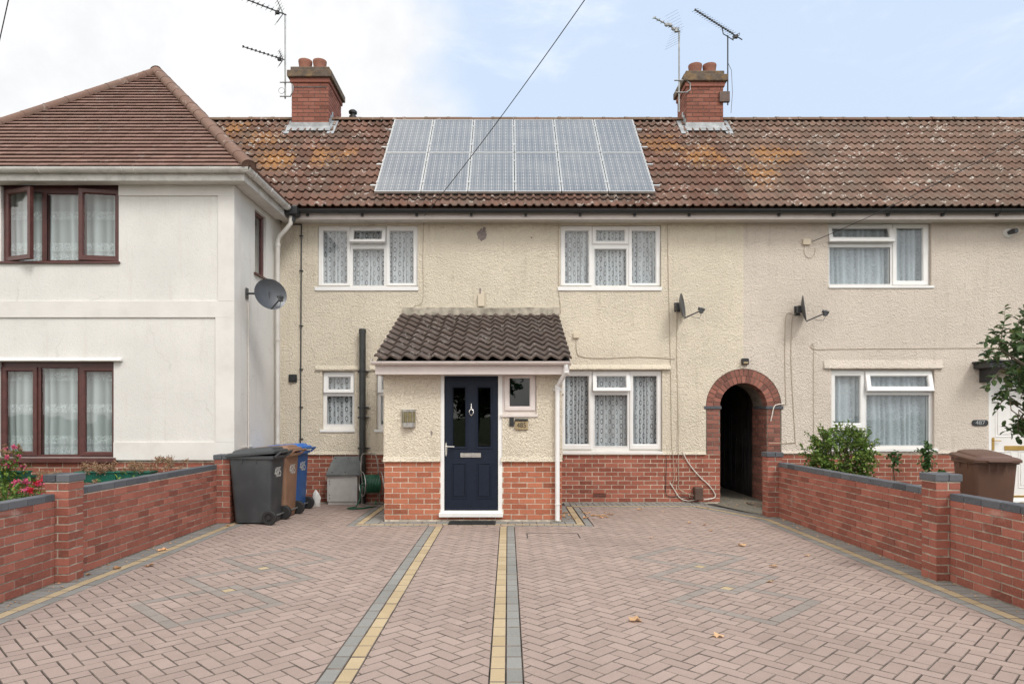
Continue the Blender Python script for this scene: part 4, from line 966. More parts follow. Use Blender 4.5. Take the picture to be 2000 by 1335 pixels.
# side wall (faces +X)
SWN = (10.63, 11.13, 3.72, 4.72)
mb = MB(); mb.M = Matrix(((0, -1, 0, 0), (1, 0, 0, 0), (0, 0, 1, 0), (0, 0, 0, 1)))   # local x->world y, local y -> -world x
mb.panel(YL+.2, YF+.0, 0, ztL+.1, [SWN], -XL, -XL+.2); mb.build('side_wall', 'white_render', L)
mb = MB(); mb.box(XL+.0005, XL+.013, YL-.022, YL+.21, .0, ztL); mb.box(XL+.0005, XL+.012, YL+.211, YL+.7, 1.02, 1.04); mb.build('corner_band', 'white_smooth', L)
mb = MB(); mb.M = Matrix(((0, -1, 0, 0), (1, 0, 0, 0), (0, 0, 1, 0), (0, 0, 0, 1))); yy = -XL + .045
mb.ring(SWN, (SWN[0]+.05, SWN[1]-.05, SWN[2]+.05, SWN[3]-.05), yy, yy+.06, .015); mb.box(SWN[0]-.05, SWN[1]+.03, -XL-.04, yy+.02, SWN[2]-.03, SWN[2]-.002)
sw_ = mb.build('side_window', 'maroon', L)
mb = MB(); mb.M = Matrix(((0, -1, 0, 0), (1, 0, 0, 0), (0, 0, 1, 0), (0, 0, 0, 1))); mb.box(SWN[0]+.05, SWN[1]-.05, yy+.03, yy+.034, SWN[2]+.05, SWN[3]-.05); mb.build('pane', 'glass', sw_)
mb = MB(); mb.M = Matrix(((0, -1, 0, 0), (1, 0, 0, 0), (0, 0, 1, 0), (0, 0, 0, 1))); wavy(mb, SWN[0]+.02, SWN[1]-.02, SWN[2], SWN[3], yy+.13, seed=5); mb.build('net_curtain', 'net_flower', sw_, smooth=True, angle=180)
mb = MB(); mb.box(XL-1.0, XL-.95, 10.3, 11.5, 3.4, 4.9); mb.build('room_lining', 'room', sw_)
mb = MB(); mb.box(XLL, XL-.001, YL+.03, YL+.2, -.1, zbL-.001, 1); mb.bricks((XLL, YL+.03, 0), (1,0,0), (0,-1,0), XL-XLL, .83, 0); mb.build('brick_plinth', ['brick_old', 'mortar'], L)
mb = MB(); mb.box(XLL, XLL+.2, YL+.2, 16.2, 0, ztL); mb.box(-12, XL-.01, 16.2, 16.35, 0, EZ); mb.box(-12, XLL, YF, YF+.2, 0, EZ-.1); mb.build('back_wall', 'white_render', L)
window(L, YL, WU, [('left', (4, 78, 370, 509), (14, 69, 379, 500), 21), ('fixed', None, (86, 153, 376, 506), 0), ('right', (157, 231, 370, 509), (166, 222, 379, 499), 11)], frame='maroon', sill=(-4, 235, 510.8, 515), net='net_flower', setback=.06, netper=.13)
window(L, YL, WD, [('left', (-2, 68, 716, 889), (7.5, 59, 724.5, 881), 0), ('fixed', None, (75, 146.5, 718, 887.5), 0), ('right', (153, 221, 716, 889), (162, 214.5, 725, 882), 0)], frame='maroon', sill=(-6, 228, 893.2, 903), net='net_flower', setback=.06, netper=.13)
# eaves of the bay
fy, fx_ = 9.60, -3.71; gy, gx = 9.50, -3.61; fzb, fzt = 4.80, 4.93
mb = MB(); mb.box(XLL-.2, fx_, fy, fy+.025, fzb, fzt); mb.box(fx_-.025, fx_, fy+.026, 11.55, fzb, fzt); mb.build('fascia', 'upvc_old', L)
mb = MB()
x = XLL
while x < fx_-.03: mb.box(x, min(x+.096, fx_-.026), fy+.026, YL-.013, fzb+.004, fzb+.012); x += .1
y = YL
while y < 11.5: mb.box(XL+.014, fx_-.026, y, y+.096, fzb+.004, fzb+.012); y += .1
mb.build('soffit', 'soffit', L)
mb = MB(); gzz = 4.955
half_gutter(mb, (XLL-.2, gy+.04, gzz), (gx-.0, gy+.04, gzz), .062); half_gutter(mb, (gx-.04, gy+.0, gzz), (gx-.04, 11.30, gzz), .062)
g_ = mb.build('gutter', 'upvc_old', L, smooth=True)
for x in (-8.2, -7.3, lx(105), lx(262), lx(285), lx(430)):
    m = MB(); m.tube([(x, gy+.04+.067*math.cos(a), gzz+.067*math.sin(a)) for a in [math.pi+math.pi*k/8 for k in range(9)]], .007, 6); m.build('gutter_bracket', 'upvc_old', g_)
for y in (9.75, 10.4, 11.2):
    m = MB(); m.tube([(gx-.04+.067*math.cos(a), y, gzz+.067*math.sin(a)) for a in [math.pi+math.pi*k/8 for k in range(9)]], .007, 6); m.build('gutter_bracket', 'upvc_old', g_)
mb = MB(); mb.box(-3.72, -3.5, 11.32, 11.52, 4.83, 4.99, ch=.02); mb.tube([(-3.6, 11.42, 4.85), (-3.6, 11.42, 4.74)], .045, 12); mb.build('gutter_hopper', 'black_plastic', L)
mb = MB(); mb.tube([(-3.62, 11.40, 4.82), (-3.63, 11.40, 4.70), (-3.72, 11.42, 4.60), (-3.83, 11.44, 4.50), (-3.86, 11.45, 4.42), (-3.86, 11.45, .8)], .036, 14)
for z in (4.33, 2.75, 1.02): mb.lathe([(.037, 0), (.044, .003), (.044, .05), (.037, .053)], 16, (-3.86, 11.45, z), cap=False)
mb.build('downpipe', 'white_paint_pipe', L, smooth=True)
# bay roof of plain tiles: stepped courses on the front and right faces
cA = Vector((-3.60, 9.49, 4.95)); d_p = 2.63; pk = Vector((cA.x-d_p, cA.y+d_p, cA.z+d_p)); cB = Vector((pk.x-d_p, cA.y, cA.z)); nrow = 31
mb = MB(); g = d_p/nrow; tw = .165
for r_ in range(nrow):
    a0, a1 = r_*g, (r_+1)*g+.02; lf_ = .034
    # front face : y = cA.y+a, z = cA.z+a ; x between cB.x+a .. cA.x-a
    xL, xR = cB.x + a0, cA.x - a0; x = xL + (tw/2 if r_ % 2 else 0) - tw
    while x < xR:
        p, q = max(x, xL), min(x+tw, xR); x += tw
        if q-p < .01: continue
        jt = U(-.001, .0015); rv = R(); o0 = lf_*.7 + jt
        xa1, xb1 = max(p, cB.x+a1), min(q, cA.x-a1)
        if xb1 <= xa1: xa1 = xb1 = (p+q)/2
        k = mb.add([(p+.001, cA.y+a0-o0+.010, cA.z+a0+o0-.010), (q-.001, cA.y+a0-o0+.010, cA.z+a0+o0-.010), (p+.001, cA.y+a0-o0, cA.z+a0+o0), (q-.001, cA.y+a0-o0, cA.z+a0+o0), (xb1-.001, cA.y+a1, cA.z+a1), (xa1+.001, cA.y+a1, cA.z+a1)])
        mb.face((k, k+1, k+3, k+2), 0, rv); mb.face((k+2, k+3, k+4, k+5), 0, rv)
    # right face: x = cA.x - a ; z = cA.z + a ; y from cA.y+a to the valley
    y = cA.y + a0 + (tw/2 if r_ % 2 else 0)-tw; yE = 14.0
    while y < yE:
        p, q = max(y, cA.y+a0), y+tw; y += tw
        if q-p < .01: continue
        jt = U(-.001, .0015); rv = R(); o0 = lf_*.7 + jt
        k = mb.add([(cA.x-a0+o0, p+.001, cA.z+a0+o0), (cA.x-a0+o0, q-.001, cA.z+a0+o0), (cA.x-a1, q-.001, cA.z+a1), (cA.x-a1, p+.001, cA.z+a1), (cA.x-a0+o0-.012, p+.001, cA.z+a0+o0-.012), (cA.x-a0+o0-.012, q-.001, cA.z+a0+o0-.012)])
        mb.face((k, k+1, k+2, k+3), 0, rv); mb.face((k+4, k+5, k+1, k), 0, rv)
lr = mb.build('bay_roof', 'plain_tile', L)
mb = MB(); mb.poly([(cB.x, cA.y+.02, cA.z-.01), (cA.x-.02, cA.y+.02, cA.z-.01), (pk.x, pk.y, pk.z-.02)]); mb.quad((cB.x, cA.y, cA.z-.01), (pk.x, pk.y, pk.z-.02), (pk.x, 14, pk.z-.02), (cB.x, 14, cA.z-.01)); mb.quad((cA.x-.01, cA.y, cA.z-.01), (pk.x, pk.y, pk.z-.02), (pk.x, 14, pk.z-.02), (cA.x-.01, 14, cA.z-.01)); mb.build('left_slope', 'plain_tile', lr)
def hipline(a, b, r_=.1, seg=.36):
    m = MB(); a, b = Vector(a), Vector(b); t = (b-a).normalized(); s_ = t.cross(Vector((0,0,1))).normalized(); u = s_.cross(t).normalized(); Ln = (b-a).length; q = 0
    while q < Ln:
        e = min(q+seg, Ln); rv = R()
        m.loft([[a+t*w+s_*(rr*math.cos(k*math.pi/8))+u*(rr*.8*math.sin(k*math.pi/8)+.0) for k in range(-1, 10)] for w, rr in ((q, r_+.004), (q+.02, r_+.003), (q+.021, r_+.001), (e, r_-.001))], 0, rv, cap=False, close=False); q = e
    m.poly([a+t*.01+s_*(r_*math.cos(k*math.pi/8))+u*(r_*.8*math.sin(k*math.pi/8)) for k in range(-1, 10)], 0, .3)
    return m
hipline(cA+Vector((-.0, 0, .02)), pk+Vector((0, 0, .02))).build('hip_tiles', 'hip', lr, smooth=True, angle=50); hipline(cB, pk+Vector((0, 0, .01))).build('hip_tiles', 'hip', lr, smooth=True, angle=50); hipline(pk+Vector((0, -.05, .02)), (pk.x, 14.0, pk.z+.02)).build('ridge_tiles', 'hip', lr, smooth=True, angle=50)
# the left house's share of the terrace roof
LR = main_roof(L, -12, XL, 'tile_485', .15)
M['tile_left'] = rooftile('lichened_roof_tile', (.125, .07, .052), (.21, .12, .09), (.14, .11, .085), [((2.2, 3.2, 6.9), 1.1), ((2.7, 2.8, 6.3), .9), ((1.6, 3.6, 7.2), .9)], 1, 1)
LR.data.materials[0] = M['tile_left']

# ------------------------------------------------------------------ solar panels
pw, pl = .785, 1.475; th = math.atan(TAN); nrm = Vector((0, -math.sin(th), math.cos(th))); sl = Vector((0, math.cos(th), math.sin(th)))
proto = thing('solar_panel', '', 'solar panel', (0, 0, 0), 'solar panels on the roof')
mb = MB(); t_ = .04
mb.box(-pw/2, pw/2, 0, .02, 0, t_); mb.box(-pw/2, pw/2, pl-.02, pl, 0, t_); mb.box(-pw/2, -pw/2+.018, .02, pl-.02, 0, t_); mb.box(pw/2-.018, pw/2, .02, pl-.02, 0, t_); mb.build('frame', 'alu', proto)
mb = MB(); mb.box(-pw/2+.018, pw/2-.018, .02, pl-.02, .01, t_-.004); mb.build('cells', 'solar', proto)
mb = MB()
for s_ in (-1, 1):
    for yy_ in (.33, pl-.33): mb.box(s_*(pw/2-.0)-.01 if s_ > 0 else -pw/2-.01, s_*(pw/2)+.01 if s_ > 0 else -pw/2+.012, yy_-.03, yy_+.03, t_, t_+.006)
mb.build('clamp', 'alu', proto)
ordn = ['first', 'second', 'third', 'fourth', 'fifth', 'sixth']
kids = None
for row in range(2):
    for c_ in range(6):
        o = proto if (row == 0 and c_ == 0) else copy_tree(proto)
        s_ = (0.02 + row*(pl+.02)); X = -2.275 + pw/2 + c_*(pw+.0145)
        base = Vector((X, 11.63, roofz(11.63)+.10)) + sl*s_
        o.location = base; o.rotation_euler = (th, 0, 0)
        o['label'] = 'grey framed solar panel, %s from left in the %s row' % (ordn[c_] if c_ else 'first', 'upper' if row else 'lower')
mr_ = thing('panel_rails', 'horizontal aluminium rails carrying the solar panels on the tiled roof', 'mounting rails', (0, 11.63, roofz(11.63)))
for s_ in (.34, 1.14, 1.85, 2.64):
    m = MB(); c0 = Vector((0, 11.63, roofz(11.63)+.075)) + sl*s_; m.M = Matrix.Translation(c0) @ Matrix.Rotation(th, 4, 'X'); m.box(-2.39, 2.64, -.02, .02, -.03, .018); m.build('rail', 'alu', mr_)
m = MB(); c0 = Vector((0, 11.63, roofz(11.63)+.10)); dn = Vector((0, -.55, -.35)).normalized()
for i in range(161):
    x = -2.26 + i*.0298; a = c0 + Vector((x, .0, 0)); b = a + Vector((0, -.09, -.135+.03*math.sin(x*45))); m.tube([a, b], .0014, 3, cap=False)
for j in range(5):
    a = c0 + Vector((0, -.018*j-.004, -.027*j)); m.tube([a+Vector((-2.26, 0, 0)), a+Vector((2.51, 0, 0))], .0014, 3, cap=False)
m.build('bird_netting', 'mesh_net', mr_)

# ------------------------------------------------------------------ garden walls
def pier(parent, x0, x1, y0, y1, h):
    mb = MB(); mb.box(x0+.004, x1-.004, y0+.004, y1-.004, -.1, h-.08, 1)
    for (O, Ud, N_, Ln, od) in (((x0, y0+.006, 0), (1,0,0), (0,-1,0), x1-x0, 0), ((x1-.006, y0, 0), (0,1,0), (1,0,0), y1-y0, 1), ((x0+.006, y1, 0), (0,-1,0), (-1,0,0), y1-y0, 1), ((x1, y1-.006, 0), (-1,0,0), (0,1,0), x1-x0, 0)):
        mb.bricks(O, Ud, N_, Ln, h-.075, 0, odd=od, proud=.008, start=.0)
    p = mb.build('pier', ['brick_wall', 'mortar_wall'], parent)
    mb = MB(); xm = x0+(x1-x0)*.5; e = .012
    for (a, b) in ((x0-e, xm-.004), (xm+.004, x1+e)): mb.box(a, b, y0-e, y1+e, h-.068, h, 0, R(), ch=.006)
    mb.box(x0, x1, y0, y1, h-.08, h-.067, 1); mb.build('coping', ['blue_brick', 'mortar'], p)
def gwall(parent, xf, side, y0, y1, h, t=.1):
    x0, x1 = (xf, xf+t) if side < 0 else (xf-t, xf)
    mb = MB(); mb.box(x0+.006, x1-.006, y0, y1, -.1, h-.075, 1)
    for (xx, s_) in ((x0+.006, -1), (x1-.006, 1)): mb.bricks((xx, y0, 0), (0,1,0), (s_,0,0), y1-y0, h-.07, 0, proud=.007, odd=random.randint(0, 1), start=U(0, .2))
    w = mb.build('brickwork', ['brick_wall', 'mortar_wall'], parent)
    mb = MB(); y = y0
    while y < y1-.03:
        e = min(y+.222, y1); mb.box(x0-.004, x1+.004, y+.004, e-.004, h-.066+U(-.001,.001), h+U(-.0015,.0015), 0, R(), ch=.005); y = e
    mb.box(x0+.003, x1-.003, y0, y1, h-.076, h-.008, 1); mb.build('coping', ['blue_brick', 'mortar'], parent)
    if side: pass
GL = thing('garden_wall', 'low red brick garden wall with blue brick coping, left of the driveway', 'wall', (-4.1, 4, 0))
gwall(GL, -4.05, 1, 6.35, 9.49, .82); gwall(GL, -4.05, 1, 2.2, 6.10, .80); gwall(GL, -4.05, 1, -1.4, 1.97, .8)
pier(GL, -4.15, -3.94, 6.12, 6.34, .97); pier(GL, -4.085, -3.87, 9.5, 9.71, .955); pier(GL, -4.15, -3.94, 1.98, 2.19, .97)
GR = thing('garden_wall', 'low red brick garden wall with blue brick coping, right of the driveway', 'wall', (4.05, 4, 0))
gwall(GR, 3.99, -1, 6.40, 10.06, .81); gwall(GR, 3.99, -1, 2.2, 6.16, .80); gwall(GR, 3.99, -1, -1.4, 1.97, .8)
pier(GR, 3.87, 4.09, 6.17, 6.39, .97); pier(GR, 3.835, 4.05, 10.07, 10.29, .955); pier(GR, 3.87, 4.09, 1.98, 2.19, .97)

# ------------------------------------------------------------------ wheelie bins
def rr_loop(x0, x1, y0, y1, r_, z, n=4):
    pts = []
    for cx, cy, a0 in ((x1-r_, y1-r_, 0), (x0+r_, y1-r_, 90), (x0+r_, y0+r_, 180), (x1-r_, y0+r_, 270)):
        for k in range(n+1):
            a = rad(a0 + 90*k/n); pts.append((cx+r_*math.cos(a), cy+r_*math.sin(a), z))
    return pts
def make_bin(label, body, lid, loc, rot=0.0, text=None, tilt=0, group=None, lidang=0):
    """local frame: wheels and hinge at +x, width along y"""
    t = thing('wheelie_bin', label, 'wheelie bin', (0, 0, 0), group)
    mb = MB()
    mb.loft([rr_loop(-.24, .25, -.20, .20, .04, .02), rr_loop(-.25, .26, -.205, .205, .045, .06), rr_loop(-.30, .285, -.245, .245, .05, .80), rr_loop(-.31, .29, -.25, .25, .05, .90), rr_loop(-.335, .32, -.27, .27, .05, .905), rr_loop(-.335, .32, -.27, .27, .05, .945)])
    for y_ in (-.10, 0, .10): mb.box(-.337, -.33, y_-.006, y_+.006, .80, .90)
    for x_ in (-.12, .08):
        for y_ in (-.249, .249): mb.box(x_-.006, x_+.006, y_-.012, y_+.012, .84, .905)
    b = mb.build('body', body, t, smooth=True)
    if text:
        me_m = Matrix.Translation((.2855, 0, .70)) @ Matrix.Rotation(rad(90), 4, 'Z') @ Matrix.Rotation(rad(90), 4, 'X')
        text_mesh('painted_number', text, .20, 'paint_white', me_m, b, .0012, .8)
    mb = MB(); hz = .965
    def ll(g, z, dx=0):
        pts = rr_loop(-.365+g+dx, .34-g*.6, -.29+g, .29-g, .06, 0)
        return [(x, y, z + .055*(x+.365)/.7) for x, y, _ in pts]
    mb.loft([ll(0, .925), ll(0, .955), ll(.02, .972), ll(.07, .978), ll(.085, 1.0), ll(.14, 1.018)])
    mb.box(-.41, -.36, -.14, .14, .93, .948, ch=.006)
    li = mb.build('lid', lid, t, smooth=True)
    mb = MB(); mb.tube([(.33, -.22, .93), (.40, -.22, .99), (.40, .22, .99), (.33, .22, .93)], .016, 8); mb.build('handle', body, t, smooth=True)
    mb = MB(); mb.tube([(.27, -.25, .1), (.27, .25, .1)], .011, 8); mb.build('axle', 'galv', t)
    for s_ in (-1, 1):
        mb = MB(); y_ = s_*.262; mb.lathe([(.06, -.026), (.09, -.026), (.1, -.018), (.1, .018), (.09, .026), (.06, .026), (.055, .012), (.03, .012), (.028, .03), (.0, .03)] if s_ > 0 else [(.0, -.03), (.028, -.03), (.03, -.012), (.055, -.012), (.06, -.026), (.09, -.026), (.1, -.018), (.1, .018), (.09, .026), (.06, .026)], 28, (.27, y_, .1), axis='y'); mb.build('wheel', 'rubber', t, smooth=True)
    t.location = loc; t.rotation_euler = (0, 0, rot)
    return t
BG = 'wheelie bins lined up beside the left house'
make_bin('charcoal wheelie bin nearest the camera, beside the left brick pier', 'bin_black', 'bin_black', (-3.52, 9.62, .0), rad(-3), '485', group=BG)
make_bin('light brown wheelie bin between the charcoal and blue bins', 'bin_brown', 'bin_brown', (-3.49, 10.18, 0), rad(-4), '485', group=BG)
make_bin('blue wheelie bin with bright blue lid, farthest back by the cream wall', 'bin_blue', 'bin_lid_blue', (-3.51, 10.76, 0), rad(-5), '485', group=BG)
make_bin('dark brown wheelie bin in the right garden before the white door', 'bin_brown2', 'bin_brown2', (6.24, 8.95, -.02), rad(81))
mb = MB(); mb.loft([[( -3.18+.09*q*math.cos(a)+U(-.018,.018), 11.3+.07*q*math.sin(a), z) for a in [2*math.pi*k/9 for k in range(9)]] for q, z in ((.7, .0), (.9, .06), (.85, .14), (.5, .21), (.15, .27))]); tag(recentre(mb.build('plastic_bag', 'bag')), 'crumpled white plastic bag on the paving behind the blue bin', 'bag')

# ------------------------------------------------------------------ meter box, hose reel
mx0, mx1 = PX(640.5, 11.55), PX(699, 11.55); yb_ = 11.80
t = thing('meter_box', 'light grey utility box with sloping dark grey lid at the cream wall foot', 'utility box', ((mx0+mx1)/2, 11.6, 0))
mb = MB(); mb.box(mx0, mx1, 11.50, yb_, .05, .52, ch=.005); mb.box(mx0+.01, mx1-.01, 11.52, yb_, -.02, .05)
mb.box(mx0-.001, mx1+.001, 11.498, 11.502, .42, .424)
mb.build('cabinet', 'meter', t)
mb = MB(); a, b = mx0-.015, mx1+.05
mb.loft([[(a, 11.46, .49), (b, 11.46, .49), (b, 11.46, .51), (a, 11.46, .51)], [(a+.07, yb_-.04, .78), (b, yb_-.04, .78), (b, yb_-.04, .80), (a+.07, yb_-.04, .80)]]); mb.poly([(a+.01, 11.47, .5), (a+.01, yb_, .5), (a+.07, yb_, .79)]); mb.poly([(b-.005, 11.47, .5), (b-.005, yb_, .5), (b-.005, yb_-.03, .79)])
mb.build('lid', 'grey_lid', t)
mb = MB()
for (x, z) in ((.04, .16), (.04, .11), (.04, .35), (.04, .40)): mb.lathe([(.008, -.004), (.008, 0)], 8, (mx0+x, 11.498, z), axis='y')
for i in range(3):
    for s_, q in ((.12, .1), (.88, .04)): mb.ball((a+.1+i*.22*(1), 11.46+(yb_-.04-11.46)*s_, .512+.29*s_), .01)
mb.build('screw', 'black_plastic', t)
# hose reel
hx_, hy_ = PX(728, 11.4), 11.36
t = thing('hose_reel', 'green garden hose wound on a metal reel cart beside the porch', 'hose reel', (hx_, hy_, 0))
mb = MB(); cz = .36
for s_ in (-1, 1):
    x = hx_ + s_*.15
    mb.tube([(x, hy_+.06+.19*math.cos(a), cz+.2*math.sin(a)) for a in [2*math.pi*k/20 for k in range(21)]], .008, 6, cap=False)
    mb.tube([(x, hy_-.25, .03), (x, hy_+.1, .03), (x, hy_+.06, cz), (x, hy_+.16, .62), (x+(-s_)*.02, hy_+.2, .80)], .010, 6)
mb.tube([(hx_-.13, hy_+.2, .80), (hx_-.10, hy_+.22, .855), (hx_+.10, hy_+.22, .855), (hx_+.13, hy_+.2, .80)], .010, 6); mb.tube([(hx_-.15, hy_-.25, .03), (hx_+.15, hy_-.25, .03)], .010, 6); mb.tube([(hx_-.16, hy_+.06, cz), (hx_+.18, hy_+.06, cz)], .02, 8)
mb.build('frame', 'steel', t, smooth=True)
mb = MB()
for lay_ in range(3):
    for i in range(9):
        x = hx_ - .105 + i*.026 + (lay_ % 2)*.013; q = .10 + lay_*.022
        mb.tube([(x + .013*k/20, hy_+.06+q*math.cos(2*math.pi*k/20), cz+q*math.sin(2*math.pi*k/20)) for k in range(21)], .0125, 6, cap=False)
mb.tube([(hx_-.1, hy_-.08, cz+.05), (hx_-.22, hy_-.1, cz+.0), (hx_-.24, hy_-.1, .12), (hx_-.32, hy_-.16, .02), (hx_-.47, hy_-.22, .013), (hx_-.45, hy_-.32, .013), (hx_-.2, hy_-.32, .013), (hx_+.0, hy_-.18, .02), (hx_+.05, hy_-.05, .1)], .0125, 8)
mb.build('hose', 'hose', t, smooth=True); t.rotation_euler = (0, 0, rad(28))

# ------------------------------------------------------------------ aerials
def yagi(mb, a, b, nel, el, refl=None, boomr=.012, elr=.004, fade=.75, loop=True):
    a, b = Vector(a), Vector(b); t = (b-a).normalized(); s_ = t.cross(Vector((0,0,1))).normalized(); u = s_.cross(t)
    mb.tube([a, b], boomr, 6)
    for i in range(nel):
        q = .22 + .78*i/(nel-1) if nel > 1 else .5; c = a + (b-a)*q; e = el*(1-(1-fade)*i/nel)
        mb.tube([c-s_*e, c+s_*e], elr, 5); mb.box(c.x-.014, c.x+.014, c.y-.014, c.y+.014, c.z-.012, c.z+.02)
    if loop:
        c = a + (b-a)*.14; mb.tube([c-s_*el*1.1+u*.02, c+s_*el*1.1+u*.02, c+s_*el*1.1-u*.02, c-s_*el*1.1-u*.02, c-s_*el*1.1+u*.02], .006, 5); mb.box(c.x-.035, c.x+.035, c.y-.03, c.y+.03, c.z-.045, c.z+.01)
    if refl:
        c = a + (b-a)*.05
        for sg in (-1, 1):
            mb.tube([c, c+u*sg*refl+t*refl*.55], .008, 5)
            for k in range(1, 6): d = c+(u*sg*refl+t*refl*.55)*(k/5); mb.tube([d-s_*el*1.15, d+s_*el*1.15], .0035, 4)
def mast(parent, x, y, z0, z1, mat='galv', r_=.017):
    m = MB(); m.tube([(x, y, z0), (x, y, z1)], r_, 8); m.build('mast', mat, parent, smooth=True)
t = thing('tv_aerial', 'tall aerial mast with two yagi aerials on the left chimney', 'aerial', (-4.454, 13.65, 7.8))
mast(t, -4.454, 13.65, 7.83, 9.52)
m = MB(); yagi(m, (-4.43, 13.65, 9.50), (-4.43-1.02, 13.65-.80, 9.53), 12, .11, .22); m.build('upper_antenna', 'wire', t)
m = MB(); yagi(m, (-4.454, 13.65, 8.60), (-5.10, 13.156, 8.60), 9, .07, .15, .009); m.build('lower_antenna', 'wire', t)
m = MB()
for z in (7.86, 8.14): m.tube([(-4.55, 13.62, z), (-4.33, 13.62, z)], .012, 6)
m.tube([(-4.33, 13.60, 8.14), (-4.27, 13.57, 8.05), (-4.27, 13.57, 7.95), (-4.33, 13.60, 7.86)], .012, 6); m.tube([(-4.30, 13.570, 8.02), (-3.60, 13.570, 8.02)], .006, 5)
m.tube([(-4.52+.06*math.cos(a), 13.63, 7.98+.06*math.sin(a)) for a in [2*math.pi*k/16 for k in range(17)]], .005, 5); m.build('bracket', 'galv', t, smooth=True)
t = thing('tv_aerial', 'weathered aerial with bulky grid reflector on the left side of right chimney', 'aerial', (3.397, 13.6, 7.5))
mast(t, 3.40, 13.56, 7.52, 9.12)
m = MB(); yagi(m, (3.42, 13.56, 9.12), (2.82, 13.16, 9.16), 6, .06, None, .012, .006); 
for k in range(4): c = Vector((3.1+.08*k, 13.34+.055*k, 9.13)); m.ball(c+Vector((0,0,U(-.02,.03))), .045, .03, .04, 8, 5)
u0 = Vector((3.35, 13.5, 9.12))
for sg in (-1, 1):
    for k in range(7): d = u0 + Vector((-.02*k, 0, sg*.055*k)); m.tube([d+Vector((-.1, .12, 0)), d+Vector((.1, -.12, 0))], .002, 3)
m.build('antenna', 'galv', t)
m = MB()
for z in (7.90, 8.14): m.tube([(3.30, 13.54, z), (3.56, 13.54, z), ], .014, 6)
m.tube([(3.54, 13.54, 8.14), (3.62, 13.55, 8.08), (3.62, 13.55, 7.96), (3.54, 13.54, 7.90)], .014, 6); m.build('bracket', 'galv', t, smooth=True)
t = thing('tv_aerial', 'long many-element aerial on a dark mast at the right side of right chimney', 'aerial', (4.367, 13.6, 7.6))
mast(t, 4.367, 13.56, 7.66, 9.04, 'wire', .014)
m = MB(); a, b = Vector((4.74, 13.82, 9.10)), Vector((3.517, 12.81, 9.10)); yagi(m, a, b, 17, .075, None, .011, .0035, .95)
m.tube([a.lerp(b, .45), a.lerp(b, .42)+Vector((0, 0, -.12)), Vector((4.367, 13.56, 9.02)), a.lerp(b, .2)+Vector((0, 0, -.12)), a.lerp(b, .2)], .01, 6); m.build('antenna', 'wire', t)
m = MB(); m.box(4.20, 4.40, 13.53, 13.60, 7.72, 7.92); m.tube([(4.37, 13.56, 8.5), (4.44, 13.56, 8.35), (4.46, 13.56, 7.9), (4.43, 13.56, 7.5)], .005, 5); m.build('bracket', 'rust', t)

# ------------------------------------------------------------------ satellite dishes
def dish(label, wallpt, centre, az, el, w, h, mat, walldir, group='satellite dishes'):
    t = thing('satellite_dish', label, 'satellite dish', wallpt, group)
    d = Vector((math.sin(az)*math.cos(el), -math.cos(az)*math.cos(el), math.sin(el))).normalized(); s_ = d.cross(Vector((0,0,1))).normalized(); u = s_.cross(d).normalized()
    c = Vector(centre); wallpt = Vector(wallpt)
    m = MB(); secs = []; n = 32; rings = 8
    for back in (0, 1):
        for k in range(rings+1):
            q = (k/rings) if not back else 1-(k/rings); q = max(q, .02)
            secs.append([c + s_*(w/2*q*math.cos(2*math.pi*i/n)) + u*(h/2*q*math.sin(2*math.pi*i/n)) + d*(.055*q*q - .055 - (.004 if back else 0)) for i in range(n)])
    m.loft(secs); m.build('reflector', mat, t, smooth=True, angle=60)
    m = MB(); bot = c - u*h*.48 + d*.0; lnb = c - u*h*.30 + d*h*.66
    m.tube([bot, lnb], .011, 8); m.build('arm', 'dish_dark', t, smooth=True)
    m = MB(); f = (c - lnb).normalized(); m.tube([lnb-f*.06+u*.02, lnb+u*.02, lnb+f*.03+u*.02, lnb+f*.05+u*.02], [.022, .03, .022, .035], 10); m.box(lnb.x-.03, lnb.x+.03, lnb.y-.025, lnb.y+.025, lnb.z-.05, lnb.z+.04, ch=.01); m.build('lnb', 'dish_dark', t, smooth=True)
    m = MB(); m.tube([wallpt, wallpt+Vector(walldir)*.10, c-d*.12, c-d*.055], .016, 8)
    e = Vector(walldir); 
    if abs(e.x) > .5: m.box(wallpt.x-.002, wallpt.x+.006, wallpt.y-.05, wallpt.y+.05, wallpt.z-.08, wallpt.z+.08)
    else: m.box(wallpt.x-.05, wallpt.x+.05, wallpt.y-.006, wallpt.y+.002, wallpt.z-.08, wallpt.z+.08)
    q = c-d*.09; m.box(q.x-.035, q.x+.035, q.y-.035, q.y+.035, q.z-.06, q.z+.06, ch=.01); m.build('bracket', 'dish_dark', t, smooth=True)
    m = MB(); m.tube([lnb-Vector((0,0,.05)), lnb-Vector((.0,.0,.12))-d*.03, lnb-d*.12-Vector((0,0,.10)), bot.lerp(lnb, .4)-Vector((0,0,.02))], .004, 5); m.build('cable', 'wire', t, smooth=True)
az, el = rad(58), rad(7)
dish('grey satellite dish on the side wall of the white left house', (XL+.012, 10.28, PZ(573, 10.28)), P3(529, 574, 10.05), rad(44), el, .50, .46, 'dish', (1, 0, 0))
dish('grey satellite dish on the cream wall between window and brick arch', (fx(1322), YF-.017, fz(600)), P3(1334, 597, 11.62), rad(66), el, .42, .44, 'dish', (0, -1, 0))
dish('dark satellite dish with black arm on the beige wall near the arch', (fx(1556), YF-.017, fz(607)), P3(1572, 602, 11.62), rad(64), el, .40, .46, 'dish_dark', (0, -1, 0))

